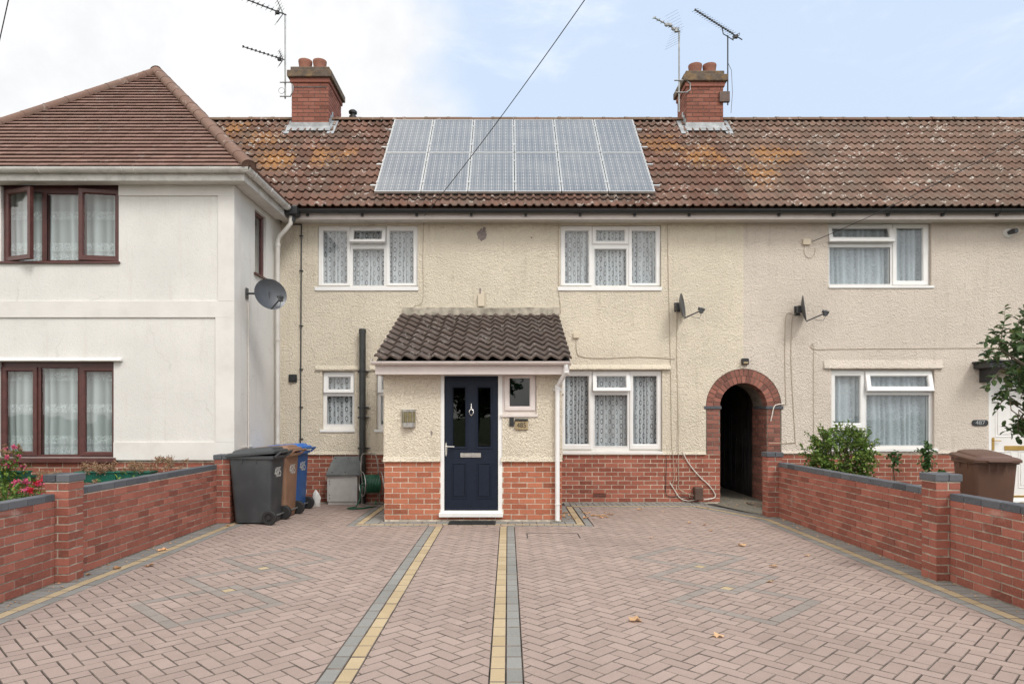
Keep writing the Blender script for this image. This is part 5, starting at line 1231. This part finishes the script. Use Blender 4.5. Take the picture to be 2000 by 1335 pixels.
# ------------------------------------------------------------------ wall fittings
# lantern on the porch
q = rp((785, 812, 799.5, 833.5)); cx_ = (q[0]+q[1])/2; rw = (q[1]-q[0])/2
t = thing('wall_lamp', 'steel half-round wall lamp with amber panels left of the navy door', 'wall lamp', (cx_, YP-.02, q[2]))
def halfc(mb, r_, z0, z1, mi=0): mb.loft([[(cx_-r_*math.cos(a), YP-.015-r_*.95*math.sin(a), z) for a in [math.pi*k/14 for k in range(15)]] for z in (z0, z1)], mi)
mb = MB(); halfc(mb, rw*.93, q[2]+.07, q[3]-.025); mb.build('diffuser', 'amber', t, smooth=True)
mb = MB(); halfc(mb, rw, q[2], q[2]+.065); halfc(mb, rw, q[3]-.03, q[3]-.005); halfc(mb, rw*1.08, q[3]-.005, q[3])
for a in (rad(50), rad(90), rad(130), rad(5), rad(175)): mb.tube([(cx_-rw*.98*math.cos(a), YP-.016-rw*.95*math.sin(a), z) for z in (q[2]+.06, q[3]-.02)], .004, 5)
mb.build('housing', 'steel', t, smooth=True)
# number light, door bell
q = rp((1006, 1031, 817.5, 838.5)); ny = YP-.045
t = thing('house_number_light', 'tan solar house number panel reading 485 right of the navy door', 'house number', ((q[0]+q[1])/2, YP-.02, q[2]))
mb = MB(); mb.box(q[0], q[1], ny, YP-.014, q[2], q[3]-.03, ch=.006); mb.build('panel', 'plaque_tan', t)
mb = MB(); mb.box(q[0]-.002, q[1]+.002, ny-.012, YP-.014, q[3]-.029, q[3], ch=.005); mb.build('cap', 'black_plastic', t)
text_mesh('number', '485', .105, 'digit', Matrix.Translation(((q[0]+q[1])/2, ny-.002, (q[2]+q[3]-.03)/2)) @ FRONT, t, .001, .85)
q = rp((995, 1003.5, 815, 832)); mb = MB(); mb.box(q[0], q[1], YP-.04, YP-.014, q[2], q[3], ch=.006); mb.lathe([(.012, -.004), (.012, 0)], 14, ((q[0]+q[1])/2, YP-.04, q[2]+.045), axis='y'); mb.lathe([(.018, -.002), (.018, 0)], 14, ((q[0]+q[1])/2, YP-.04, q[2]+.045), axis='y'); tag(recentre(mb.build('doorbell', 'black_plastic')), 'small black push button doorbell beside the 485 number panel', 'doorbell')
# bracket on the side of the porch
mb = MB(); bx = px1+.016; mb.loft([rr_loop(bx, bx+w__, 11.0, 11.14, .008, z) for w__, z in ((.05, 1.62), (.055, 1.68), (.10, 1.73), (.10, 1.78), (.075, 1.79), (.075, 1.815), (.12, 1.82), (.12, 1.85))]); tag(recentre(mb.build('wall_bracket', 'cement')), 'small grey moulded bracket on the right side of the porch', 'bracket')
# floodlight over the arch
q = rc((1447, 1460, 700, 712)); t = thing('security_light', 'small black security light on the wall above the brick arch', 'light', ((q[0]+q[1])/2, YF-.03, q[2]))
mb = MB(); mb.box(q[0], q[1], YF-.07, YF-.014, q[2], q[3], ch=.008); mb.build('housing', 'black_plastic', t)
mb = MB(); mb.box(q[0]+.02, q[1]-.02, YF-.085, YF-.07, q[2]+.012, q[2]+.045, ch=.004); mb.build('lens', 'plaque_tan', t)
# number plaque 487
q = rc((1896.5, 1928, 819.5, 831)); t = thing('house_number_plaque', 'black oval number plaque reading 487 beside the white door', 'house number', ((q[0]+q[1])/2, YF-.02, q[2]))
mb = MB(); mb.loft([[(x, y, z) for x, z, _ in rr_loop(q[0], q[1], q[2], q[3], .045, 0, 6)] for y in (YF-.014, YF-.03)]); mb.build('plate', 'black_plastic', t)
text_mesh('number', '487', .098, 'lead', Matrix.Translation(((q[0]+q[1])/2, YF-.032, (q[2]+q[3])/2)) @ FRONT, t, .001, 1.15)
# junction boxes
def jbox(px0_, px1_, py0_, py1_, label):
    q = rc((px0_, px1_, py0_, py1_)); mb = MB(); mb.box(q[0], q[1], YF-.055, YF-.014, q[2], q[3], ch=.006); return tag(recentre(mb.build('junction_box', 'box_tan')), label, 'junction box')
jbox(1119.5, 1130.5, 649.5, 660.5, 'small cream junction box on the cream wall right of porch roof')
jbox(1566.5, 1581, 467, 479, 'small beige telephone box on the beige wall beside the upper window')
jbox(934, 946, 574.5, 599, 'flat cream cover plate on the wall above the porch roof')
# security camera
c = P3(1966, 456, YF); t = thing('security_camera', 'small security camera on a pale round base high on the beige wall', 'camera', c+Vector((0, 0, 0)))
mb = MB(); mb.lathe([(.0, -.03), (.07, -.028), (.085, -.014), (.085, 0)], 20, (c.x, YF-.014, c.z), axis='y'); mb.build('base', 'upvc_old', t, smooth=True)
mb = MB(); mb.tube([(c.x, YF-.04, c.z), (c.x+.03, YF-.1, c.z+.01), (c.x+.05, YF-.17, c.z+.005)], [.03, .045, .042], 12); mb.build('camera_body', 'dish_dark', t, smooth=True)
# bare patch and marks on the render belong to the wall
def blob(mb, c, rx, rz, y, n=26, jag=.25, seed=1):
    rg = random.Random(seed); mb.poly([(c[0]+rx*math.cos(2*math.pi*k/n)*(1+rg.uniform(-jag, jag)), y, c[1]+rz*math.sin(2*math.pi*k/n)*(1+rg.uniform(-jag, jag))) for k in range(n)])
mb = MB(); blob(mb, (fx(942), fz(459)), .085, .095, YF-.018, seed=4); blob(mb, (fx(945.5), fz(447.5)), .03, .03, YF-.0184, seed=2)
mb.build('bare_patch', 'patch', H)
mb = MB(); blob(mb, (PX(843, YP), PZ(845, YP)), .02, .035, YP-.018, 14, .5, 8); blob(mb, (fx(1038), fz(464.5)), .014, .014, YF-.018); mb.tube([(fx(938), YF-.02, fz(563)), (fx(938.5), YF-.03, fz(588))], .012, 6); mb.build('wall_mark', 'patch', H)
mb = MB(); q = rc((1158, 1184, 962.5, 970.5)); mb.box(q[0], q[1], YF-.012, YF, q[2], q[3])
for i in range(9):
    for j in range(2): mb.box(q[0]+.01+i*.024, q[0]+.026+i*.024, YF-.0135, YF-.0125, q[2]+.008+j*.032, q[2]+.030+j*.032, 1)
mb.build('air_brick', ['brick_old', 'tar'], H)
# ground box
q = (PX(1357, 11.7), PX(1372, 11.7)); mb = MB(); mb.box(q[0], q[1], 11.66, YF-.012, .05, .27, ch=.01); tag(recentre(mb.build('cable_box', 'rust')), 'brown metal cable box low on the brick plinth near the arch', 'cable box')

# cables
def cable(label, pts, r_, mat, name='cable'):
    # smooth the polyline (Catmull-Rom)
    P = [Vector(p) for p in pts]; out = []
    for i in range(len(P)-1):
        p0, p1, p2, p3 = P[max(i-1, 0)], P[i], P[i+1], P[min(i+2, len(P)-1)]
        for k in range(6):
            t = k/6; out.append(.5*((2*p1)+(p2-p0)*t+(2*p0-5*p1+4*p2-p3)*t*t+(3*p1-p0-3*p2+p3)*t**3))
    out.append(P[-1]); mb = MB(); mb.tube(out, r_, 6)
    return tag(recentre(mb.build(name, mat, smooth=True)), label, 'cable')
def fp(px, py, d=.022): return (fx(px), YF-d, fz(py))
cable('thin cable looping from cream junction box across to the dish cable', [fp(1125,661), fp(1126,685), fp(1134,696), fp(1175,699.5), fp(1250,697), fp(1318,701)], .0055, 'wire_tan')
cable('dark cable dropping from the cream wall dish to the ground box', [fp(1321,606), fp(1321,690), fp(1321,702), fp(1323,780), fp(1324,884, .045), fp(1325,930), fp(1327,955), fp(1358,968, .1)], .006, 'wire_tan')
cable('painted cable running down the cream wall from the eaves to the plinth', [fp(1303,440), fp(1305,560), fp(1309,720), fp(1311,860), fp(1313,884, .045), fp(1316,930), fp(1311,950)], .0055, 'wire_tan')
cable('black cable loop on brick plinth below the ground floor window', [fp(1296,888, .045), fp(1300,896, .045), fp(1300,940), fp(1302,966), fp(1330,969), fp(1356,972, .1)], .006, 'wire')
cable('white cable sweeping down the brick plinth beside the arch', [fp(1331,880, .045), fp(1345,905), fp(1366,930), fp(1385,948), fp(1396,965), fp(1392,972), fp(1372,974, .08)], .009, 'wire_white')
cable('white cable curling along the plinth foot to the ground box', [fp(1308,942), fp(1318,958), fp(1328,972), fp(1343,977), fp(1357,974, .08)], .009, 'wire_white')
cable('thin cable down the cream wall left of the upper right window', [fp(1090,432), fp(1091,560), fp(1094,600), fp(1095,612)], .005, 'wire_tan')
cable('thin painted cable down the cream wall from the eave hook', [fp(828,432), fp(826,500), fp(826,585), fp(810,597)], .0045, 'wire_tan')
cable('dark cable dropping from the beige wall dish', [fp(1553,612), fp(1546,625), fp(1544,700), fp(1548,790), fp(1552,860), fp(1548,864), fp(1500,865, .05)], .006, 'wire_tan')
cable('pale cable dropping from the beige wall dish, nearer the arch', [fp(1548,615), fp(1534,618), fp(1532,700), fp(1534,790)], .0055, 'wire_tan')
cable('long painted cable running along beige wall above the lower window', [fp(1588,850), fp(1588,684), fp(1592,682.5), fp(1700,681), fp(1960,679), fp(2100,679)], .0045, 'wire_tan')
cable('looped wire hanging below the telephone box', [fp(1570,479), fp(1570,495), fp(1578,504), fp(1588,500), fp(1591,485)], .004, 'wire_tan')
cable('pale cable crossing the right jamb of the brick arch', [(fx(1504), YF-.03, fz(850-28)), (fx(1506), YF-.035, fz(812)), (fx(1510), YF-.035, fz(795)), (fx(1516), YF-.03, fz(790)), (fx(1532), YF-.03, fz(788))], .009, 'wire_white')
cable('white cable running down the white side wall from the dish', [(XL+.02, 10.30, PZ(590, 10.3)), (XL+.02, 10.30, 2.2), (XL+.02, 10.31, 1.0)], .008, 'wire_white')
def overhead(label, a, b, sag, r_=.006):
    a, b = Vector(a), Vector(b); mb = MB(); mb.tube([a.lerp(b, k/24)-Vector((0, 0, sag*4*(k/24)*(1-k/24))) for k in range(25)], r_, 5); tag(mb.build('overhead_wire', 'wire', smooth=True), label, 'wire'); 
P1 = P3(829, 421, 11.44); Q1 = P1 + (P3(1113, 0, 8.0)-P1)*2.2; overhead('overhead wire rising from the eave past the solar panels', P1, Q1, .25, .006)
P2 = P3(1586, 472, 11.78); Q2 = P2 + (P3(2000, 207, 9.0)-P2)*2.6; overhead('overhead wire rising right from the beige telephone box', P2, Q2, .42, .006)
P0_ = P3(-59, 331, 9.4); Q0 = P0_ + (P3(14, -3, 7.2)-P0_)*2; overhead('overhead wire crossing the top left corner of the sky', P0_, Q0, .08, .006)

# ------------------------------------------------------------------ door mat, drain cover, leaves
mb = MB(); a, b = PX(876, 9.5), PX(968, 9.5); mb.box(a, b, 9.37, 9.66, .001, .014, ch=.004)
for i in range(28): mb.box(a+.02, b-.02, 9.385+i*.0096, 9.388+i*.0096, .014, .016)
tag(recentre(mb.build('door_mat', 'mat')), 'black ribbed door mat on the paving before the navy door', 'door mat')
mb = MB(); xa, xb = PX(1028, 8.7), PX(1127, 8.7)
mb.box(xa, xb, 8.70, 8.715, -.002, .002); mb.box(xa, xa+.012, 8.35, 8.70, -.002, .002); mb.box(xb, xb+.012, 8.35, 8.70, -.002, .002)
tag(mb.build('inspection_cover', 'tar'), 'block filled inspection cover with dark edges in the driveway', 'drain cover')
def leafshape(mb, size, rng, curl=.3):
    n = 11; out = []
    for k in range(n):
        a = 2*math.pi*k/n; q = size*(.55+.45*abs(math.cos(2.5*a/1.0)))*rng.uniform(.8, 1.15)
        out.append((q*math.cos(a), q*.75*math.sin(a), size*curl*rng.uniform(0, 1)*(.3+abs(math.sin(a)))+.004))
    c = mb.add([(0, 0, .004+size*.15)]); k0 = mb.add(out); rv = rng.random()
    for k in range(n): mb.face((c, k0+k, k0+(k+1) % n), 0, rv)
    k1 = mb.add([(size*.5, 0, .006), (size*1.2, size*.1, .012), (size*1.2, size*.13, .012)]); mb.face((k1, k1+1, k1+2), 0, rv)
LV = [(318,1075,.05,'brown curled leaf on the buff line by the left wall'), (291,1106,.05,'pinkish crumpled leaf on blocks near the left wall'), (228,1110,.05,'brown leaf on the left buff border, nearest the left pier'), (173,1123,.03,'tiny brown leaf at the foot of the left pier'),
      (445,1027,.04,'small tan leaf on the buff line near the charcoal bin'), (1450,1066,.055,'large yellow-tan leaf on the right half of the driveway'), (1576,1086,.035,'pale small leaf close to the right border'), (1510,1107,.045,'white-tan ragged leaf near the grey squares'), (1504,1136,.04,'brown leaf beside the grey paving squares'),
      (1240,1213,.055,'tan leaf lying left of the front grey square'), (1403,1243,.04,'brown leaf near the front right edge of the picture'), (1271,1051,.03,'small brown leaf behind the grey squares'), (1347,1021,.035,'brown leaf near the arch, first of the loose row'), (1377,1025,.035,'brown leaf near the arch, middle of the loose row'), (1389,1036,.03,'brown leaf near the arch, last of the loose row'),
      (1249,995,.05,'orange brown leaf on the blocks behind the pile'), (1195,1005,.045,'brown curled leaf between porch and arch'), (1297,1000,.035,'small leaf centred below the ground floor window'), (1427,1029,.025,'tiny pale leaf nearest the right wall end'), (1381,993,.035,'dark brown leaf at the curve by the arch')]
rg = random.Random(5)
for (px, py, sz, lab) in LV:
    Y = 2000/(py-811); mb = MB(); leafshape(mb, sz*1.12, rg, .45); o = mb.build('fallen_leaf', 'dead_leaf'); o.location = (PX(px, Y), Y, .001); o.rotation_euler = (0, 0, rg.uniform(0, 6.28))
    tag(o, lab, 'leaf', 'fallen leaves on the driveway')
mb = MB()
for k in range(46):
    x, y = U(.8, 1.28), U(9.75, 10.6)
    if k > 26: x, y = rg.gauss(1.42, .07), rg.gauss(10.2, .12)
    mb.M = Matrix.Translation((x, y, .0)) @ Matrix.Rotation(U(0, 6.3), 4, 'Z') @ Matrix.Rotation(U(-.3, .3), 4, 'X'); leafshape(mb, U(.018, .04), rg, .5)
mb.M = None
tag(mb.build('leaf_litter', 'dead_leaf'), 'drift of small brown leaves beside the porch downpipe', 'leaf litter', kind='stuff')
mb = MB()
for k in range(190):
    s_ = random.choice((0, 1, 2)); x, y = [(U(4.0-.17, 4.0-.02), U(4.5, 9.9)), (U(-4.03, -3.88), U(4.5, 9.4)), (U(3.6, 4.3), U(11.0, 12.4))][s_]
    mb.M = Matrix.Translation((x, y, .0)) @ Matrix.Rotation(U(0, 6.3), 4, 'Z'); leafshape(mb, U(.008, .02), rg, .5)
mb.M = None
tag(mb.build('edge_debris', 'dead_leaf'), 'small dry debris gathered along wall feet and the arch', 'debris', kind='stuff')

# ------------------------------------------------------------------ plants
def leaf(mb, p, d, up, ln, wd, mi=0, fold=.25):
    d = d.normalized(); s_ = d.cross(up)
    if s_.length < 1e-3: s_ = Vector((1, 0, 0))
    s_.normalize(); n_ = s_.cross(d); rv = R()
    pts = [p, p+d*ln*.3+s_*wd*.5+n_*wd*fold, p+d*ln*.7+s_*wd*.4+n_*wd*fold*.8, p+d*ln-n_*ln*.08, p+d*ln*.7-s_*wd*.4+n_*wd*fold*.8, p+d*ln*.3-s_*wd*.5+n_*wd*fold, p+d*ln*.5]
    k = mb.add(pts)
    for a, b in ((0, 1), (1, 2), (2, 3), (3, 4), (4, 5), (5, 0)): mb.face((k+a, k+b, k+6), mi, rv)
def rv3(): return Vector((U(-1, 1), U(-1, 1), U(-1, 1))).normalized()
def shoot(ml, ms, p, d, ln, ll, lw, nl, r_=.006, droop=.25, spread=1.0):
    pts = [Vector(p)]; d = Vector(d).normalized(); n = 7
    for k in range(n): d = (d + rv3()*.13 + Vector((0, 0, -droop*.12))).normalized(); pts.append(pts[-1]+d*ln/n)
    ms.tube(pts, [max(r_*(1-k/(n+1)), .0012) for k in range(n+1)], 5)
    for k in range(nl):
        t = (.15 + .85*k/nl)*n; i = min(int(t), n-1); q = pts[i].lerp(pts[i+1], t-i); dd = pts[i+1]-pts[i]
        ax = dd.normalized(); o_ = ax.cross(rv3()).normalized(); leaf(ml, q, o_*spread+ax*.5+rv3()*.3, Vector((0, 0, 1))+rv3()*.5, ll*U(.6, 1.15), lw*U(.7, 1.2))
    return pts
# rose bush in the right garden
c0 = Vector((4.95, 10.35, 0))
t = thing('rose_bush', 'bushy light green shrub behind the right brick wall', 'bush', c0)
ml, ms = MB(), MB()
bc = Vector((5.03, 10.35, .88))
for k in range(18):
    a = U(0, 6.28); b = Vector((bc.x+U(-.1, .1), bc.y+U(-.08, .08), 0)); tip = Vector((bc.x+.40*math.cos(a)*U(.3, 1), bc.y+.28*math.sin(a), U(.8, 1.15))); ms.tube([b, b.lerp(tip, .5)+Vector((0, 0, .12)), tip], [.01, .007, .003], 5)
for k in range(620):
    v = rv3(); q = U(.1, 1.0)**.5; lump = 1 + .10*math.sin(v.x*7+1)*math.cos(v.z*6)
    p = bc + Vector((v.x*.47, v.y*.34, v.z*.40))*q*lump
    if p.z < .35: continue
    shoot(ml, ms, p, v+Vector((0, 0, .55))+rv3()*.5, U(.08, .2), .046, .034, 9, .0028, .35)
for k in range(12):
    v = Vector((U(-1, 1), U(-.5, .5), .9)).normalized(); p = bc + Vector((v.x*.45, v.y*.3, v.z*.38)); shoot(ml, ms, p, v+rv3()*.3, U(.14, .24), .044, .03, 9, .003, .3)
ms.build('stems', 'bark', t); ml.build('foliage', 'leaf_bush', t)
def climber(cx, cy, w, z0, z1, n, label, lean=0.0):
    t = thing('climbing_plant', label, 'plant', (cx, cy, 0)); ml, ms = MB(), MB()
    st = [Vector((cx+U(-.03, .03)+lean*k/6, cy+U(-.02, .02), z1*.95*k/6)) for k in range(7)]; ms.tube(st, [.016, .014, .013, .011, .009, .006, .004], 6)
    for k in range(n):
        z = U(z0, z1); f = z/z1*5.9; q = st[int(f)].lerp(st[min(int(f)+1, 6)], f % 1); shoot(ml, ms, q, Vector((U(-1, 1), U(-1, .4), U(-.2, .9))), U(.05, w), .06, .048, 6, .003, .5)
    ms.build('stem', 'bark', t); ml.build('foliage', 'leaf_climb', t)
climber(fx(1776), 11.4, .16, .6, 1.10, 46, 'dark leafy rose stem against the plinth below the neighbour window', .02)
climber(fx(1781)+.05, 11.25, .2, .15, .62, 30, 'low leafy shoots on brick plinth right of the rose stem', .1)
climber(fx(1728), 11.45, .14, .62, .92, 22, 'nearly bare stem topped by a leaf tuft, right of the bush', -.06)
# tree at the right edge
tc = Vector((6.02, 7.5, 0))
t = thing('small_tree', 'dark green leafy young tree entering at the right edge of the picture', 'tree', tc)
ml, ms = MB(), MB()
ms.tube([tc, tc+Vector((.02, 0, .6)), tc+Vector((-.02, .02, 1.2)), tc+Vector((0, 0, 1.9)), tc+Vector((-.05, 0, 2.4))], [.035, .03, .025, .017, .008], 8)
tips = []
for k in range(80):
    a = U(0, 6.28); z = U(1.15, 2.3); b = tc + Vector((0, 0, z)); out = Vector((math.cos(a), math.sin(a), U(.15, 1.0))); Ln = U(.28, .62)*(1.05-.3*(z-1.15))
    pts = shoot(ml, ms, b, out, Ln, .085, .055, 12, .008, .5)
    for j in range(4): shoot(ml, ms, pts[2+j], out+rv3()*.9, U(.12, .26), .08, .052, 8, .004, .7)
for (px, py, qx, qy) in ((1950, 680, 1968, 592), (1975, 700, 1990, 590), (1965, 690, 1940, 640), (1960, 720, 1925, 680), (1990, 660, 2005, 600), (1975, 800, 1975, 700), (1970, 780, 1945, 770), (1990, 800, 1990, 862), (1965, 770, 1950, 800)):
    a, b = P3(px, py, 7.45+U(-.2, .2)), P3(qx, qy, 7.4+U(-.2, .2)); ms.tube([tc+Vector((-.02, 0, max(1.2, a.z-.35))), a], [.009, .006], 5); shoot(ml, ms, a, b-a, (b-a).length, .085, .05, 15, .005, 0)
for k in range(34):
    p = P3(U(1945, 2030), U(640, 800), U(7.2, 7.7)); shoot(ml, ms, p, rv3()+Vector((-.3, 0, .3)), U(.14, .28), .085, .055, 10, .004, .6)
ms.build('branches', 'bark', t); ml.build('foliage', 'leaf_dark', t)
# left garden planters
def trough(x0, x1, y, z, label, nf):
    t = thing('planter_trough', label, 'planter', ((x0+x1)/2, y, z)); m = MB()
    L_ = x1-x0; n = int(L_/.022)
    for k in range(n):
        a = x0+L_*k/n; b = a+L_/n; m.quad((a+.002, y-.085, z), (b-.002, y-.085, z), (b-.002, y-.10, z+.15), (a+.002, y-.10, z+.15)); m.quad((b-.002, y-.085, z), (b+.002, y-.078, z), (b+.002, y-.093, z+.15), (b-.002, y-.10, z+.15))
    m.box(x0-.01, x1+.01, y-.115, y+.11, z+.15, z+.168, ch=.004); m.box(x0, x1, y-.08, y+.09, z, z+.15); m.build('trough', 'planter', t)
    t2 = thing('planted_flowers', label.split(' trough')[0].replace('green', '').strip().capitalize() + ' ', 'plant', ((x0+x1)/2, y, z+.16))
    return t, t2
def dryheads(label, x0, x1, y, z, n, parentname='dried_flowers'):
    t = thing(parentname, label, 'dried flowers', ((x0+x1)/2, y, z)); ml, ms = MB(), MB()
    for k in range(n):
        x = U(x0, x1); h = U(-.02, .12); b = Vector((x, y+U(-.14, .06), z+.01)); tp = b+Vector((U(-.04, .04), U(-.05, .03), h)); ms.tube([b, tp], .0025, 4)
        ml = MB()
        for j in range(46): q = tp+rv3()*U(.01, .055); leaf(ml, q, rv3(), rv3(), .02, .014)
        ml.build('flower_head', 'dry', t)
    ms.build('stems', 'bark', t)
yt = 9.62
for (a, b, lab, nf) in ((155, 232, 'left green trough of dried flower heads under the white house window', 26), (236, 300, 'right green trough of dried flower heads near the left wall end', 20), (-10, 52, 'green trough at the left edge under the maroon window', 10)):
    x0, x1 = PX(a, yt), PX(b, yt); z = PZ(940, yt)
    t = thing('planter_trough', lab, 'planter', ((x0+x1)/2, yt, z), 'green planter troughs'); m = MB(); L_ = x1-x0; n = int(L_/.022)
    for k in range(n):
        p = x0+L_*k/n; q = p+L_/n; m.quad((p+.002, yt-.085, z), (q-.002, yt-.085, z), (q-.002, yt-.10, z+.13), (p+.002, yt-.10, z+.13)); m.quad((q-.002, yt-.085, z), (q+.002, yt-.07, z), (q+.002, yt-.085, z+.13), (q-.002, yt-.10, z+.13))
    m.box(x0, x1, yt-.07, yt+.09, z, z+.13); m.build('tub', 'planter', t); m = MB(); m.box(x0-.01, x1+.01, yt-.115, yt+.11, z+.13, z+.15, ch=.004); m.box(x0, x1, yt+.11, YL+.04, z+.05, z+.08); m.build('rim', 'planter', t)
    if a > 0: dryheads('brown dried flower heads in the %s green trough' % ('left' if a < 200 else 'right'), x0+.03, x1-.03, yt, z+.13, nf)
dryheads('brown dried flower heads rising by the end of the left brick wall', PX(300, 9.5), PX(360, 9.5), 9.5, .78, 16)
dryheads('brown dried flowers behind the left brick pier', PX(75, 9.0), PX(120, 9.0), 9.0, .62, 26)
# flowering plants behind the left wall
def flowers(label, cx, cy, zt, w, mats_, n, nf, leafm='leaf_bush'):
    t = thing('flowering_plant', label, 'flowers', (cx, cy, 0)); ml, ms, mf = MB(), MB(), MB()
    for k in range(n):
        b = Vector((cx+U(-w*.4, w*.4), cy+U(-.1, .1), 0)); tp = Vector((cx+U(-w, w), cy+U(-.2, .2), zt*U(.72, 1))); md = b.lerp(tp, .6)+Vector((0, 0, .06)); ms.tube([b, md, tp], [.005, .004, .002], 4)
        for j in range(8): q = md.lerp(tp, U(-.5, 1)); leaf(ml, q, rv3()+Vector((0, 0, .3)), Vector((0, 0, 1)), .075, .035)
        if k < nf:
            mf = MB(); mf.ball(tp, .012, n=6, m=4)
            for j in range(40): leaf(mf, tp+rv3()*U(.005, .035), rv3(), rv3(), .022, .02)
            mf.build('bloom', mats_[k % len(mats_)], t)
    ms.build('stems', 'leaf_bush', t); ml.build('leaves', leafm, t)
flowers('bushy plant with crimson and pink blooms behind the left brick wall', -5.18, 7.3, .84, .42, ['petal_red', 'petal_pink'], 46, 16)
flowers('pink tipped flowers on pale stems in front of the maroon window', -6.85, 9.35, 1.08, .2, ['petal_pink', 'dry'], 26, 20)
flowers('low green plant behind the left brick wall, right of the pier', PX(185, 8.6), 8.6, .72, .16, ['dry'], 12, 3)
flowers('yellow green leafy sprig between the green troughs', PX(258, 9.2), 9.2, .82, .1, ['dry'], 8, 0)

# ------------------------------------------------------------------ across the road (seen only as reflections)
def far_house(x0, x1, label):
    t = thing('opposite_house', label, 'house', ((x0+x1)/2, -22, 0)); m = MB(); m.box(x0, x1, -30, -22, 0, 5, 1); m.bricks((x1, -22, 0), (-1,0,0), (0,1,0), x1-x0, 5, 0, course=.25, bl=.75); m.build('wall', ['brick_old', 'mortar'], t)
    m = MB(); m.loft([[(x0-.3, -30.3, 4.95), (x1+.3, -30.3, 4.95), (x1+.3, -21.7, 4.95), (x0-.3, -21.7, 4.95)], [(x0+3, -26.05, 8.2), (x1-3, -26.05, 8.2), (x1-3, -25.95, 8.2), (x0+3, -25.95, 8.2)]]); m.build('roof', 'plain_tile', t)
    for x in (x0+1.5, (x0+x1)/2, x1-1.5):
        for z in (1.0, 3.2): m = MB(); m.box(x-.7, x+.7, -22.02, -21.95, z, z+1.2); m.build('window', 'upvc', t)
far_house(-21, -11, 'brick house across the road with hipped roof, leftmost'); far_house(2, 14, 'brick house across the road with hipped roof, rightmost')
def street_tree(x, y, h, w, label):
    t = thing('street_tree', label, 'tree', (x, y, 0), 'trees across the road'); ml, ms = MB(), MB(); ms.tube([(x, y, 0), (x+.1, y, h*.4), (x, y+.1, h*.8)], [.16, .12, .05], 8)
    for k in range(60):
        a = U(0, 6.28); b = Vector((x, y, U(h*.3, h*.85))); d = Vector((math.cos(a)*U(.3, 1)*w, math.sin(a)*U(.3, 1)*w, U(.1, h*.2))); ms.tube([b, b+d], [.03, .01], 4)
        for j in range(60): q = b + d*U(.4, 1.05) + rv3()*U(0, .6); leaf(ml, q, rv3(), rv3(), .28, .2)
    ms.build('trunk', 'bark', t); ml.build('crown', 'leaf_dark', t)
street_tree(-9.5, -13.6, 6.0, 1.8, 'leafy street tree opposite the white house'); street_tree(10.5, -14, 7.5, 2.6, 'leafy street tree opposite the beige house'); street_tree(-1.5, -14, 5.2, 1.8, 'leafy street tree opposite the porch')

# ------------------------------------------------------------------ light, sky, camera
SUN_EL, SUN_AZ = rad(48), rad(146)      # azimuth from +Y clockwise: behind the camera, a little right
w = bpy.data.worlds.new('World'); scene.world = w; w.use_nodes = True; nt = NT(w.node_tree); w.node_tree.nodes.clear()
out = nt.node('ShaderNodeOutputWorld'); bg = nt.node('ShaderNodeBackground'); nt.l.new(bg.outputs[0], out.inputs[0]); bg.inputs[1].default_value = .12
sky = nt.node('ShaderNodeTexSky', sky_type='NISHITA'); sky.sun_disc = False; sky.sun_elevation = SUN_EL; sky.sun_rotation = SUN_AZ; sky.air_density = 1.0; sky.dust_density = 1.5; sky.ozone_density = 1.2
d = nt.coord('Generated'); sp = nt.node('ShaderNodeSeparateXYZ'); nt.put(sp.inputs[0], d)
n1 = nt.noise(nt.mapping(d, (1, 1, 1.5), (3.1, .4, 1.2)), 3.4, 7, .52, .15)
bias = nt.math('MULTIPLY', nt.math('ADD', sp.outputs[0], .115), -5.2)
bias = nt.math('MINIMUM', nt.math('MAXIMUM', bias, -.75), .9)
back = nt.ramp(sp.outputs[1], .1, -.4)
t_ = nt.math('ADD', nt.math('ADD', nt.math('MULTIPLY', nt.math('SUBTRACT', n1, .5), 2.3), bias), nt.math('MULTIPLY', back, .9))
cl = nt.ramp(t_, -.30, .42)
n2 = nt.noise(d, 7, 6, .6)
ccol = nt.mix(nt.ramp(n2, .3, .7), (5.35, 5.4, 5.5), (6.3, 6.3, 6.3))
ccol = nt.mix(nt.math('MAXIMUM', nt.ramp(sp.outputs[1], .45, -.1), nt.ramp(sp.outputs[2], .55, .8)), ccol, (10.8, 10.4, 9.9))  # clouds out of view, behind and overhead, made brighter to light the scene
wp = nt.ramp(nt.noise(nt.mapping(d, (1, 1, 2.6), (7.1, 2.4, .2)), 4.5, 7, .6, .3), .5, .85)
haze = nt.mix(nt.math('MULTIPLY', wp, .75), nt.mix(.9, sky.outputs[0], (4.05, 4.85, 6.0)), (6.6, 6.7, 6.9))
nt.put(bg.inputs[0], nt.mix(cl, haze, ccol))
sl_ = bpy.data.lights.new('sun', 'SUN'); sl_.energy = 1.5; sl_.angle = rad(18); sl_.color = (1, .965, .91)
so = bpy.data.objects.new('sun', sl_); COL.objects.link(so)
sd_ = Vector((math.sin(SUN_AZ)*math.cos(SUN_EL), math.cos(SUN_AZ)*math.cos(SUN_EL), math.sin(SUN_EL))); so.rotation_euler = sd_.to_track_quat('Z', 'Y').to_euler(); so.location = sd_*50
cam = bpy.data.cameras.new('camera'); co = bpy.data.objects.new('camera', cam); COL.objects.link(co); scene.camera = co
co.location = (0, 0, 1.5); co.rotation_euler = (rad(90), 0, 0); cam.sensor_width = 36; cam.lens = 24; cam.shift_x = .004; cam.shift_y = .07175; cam.clip_end = 2000; cam.clip_start = .05
scene.view_settings.view_transform = 'Standard'; scene.view_settings.look = 'None'; scene.view_settings.gamma = 1; scene.view_settings.exposure = .53
scene.cycles.transparent_max_bounces = 16; scene.cycles.max_bounces = 8
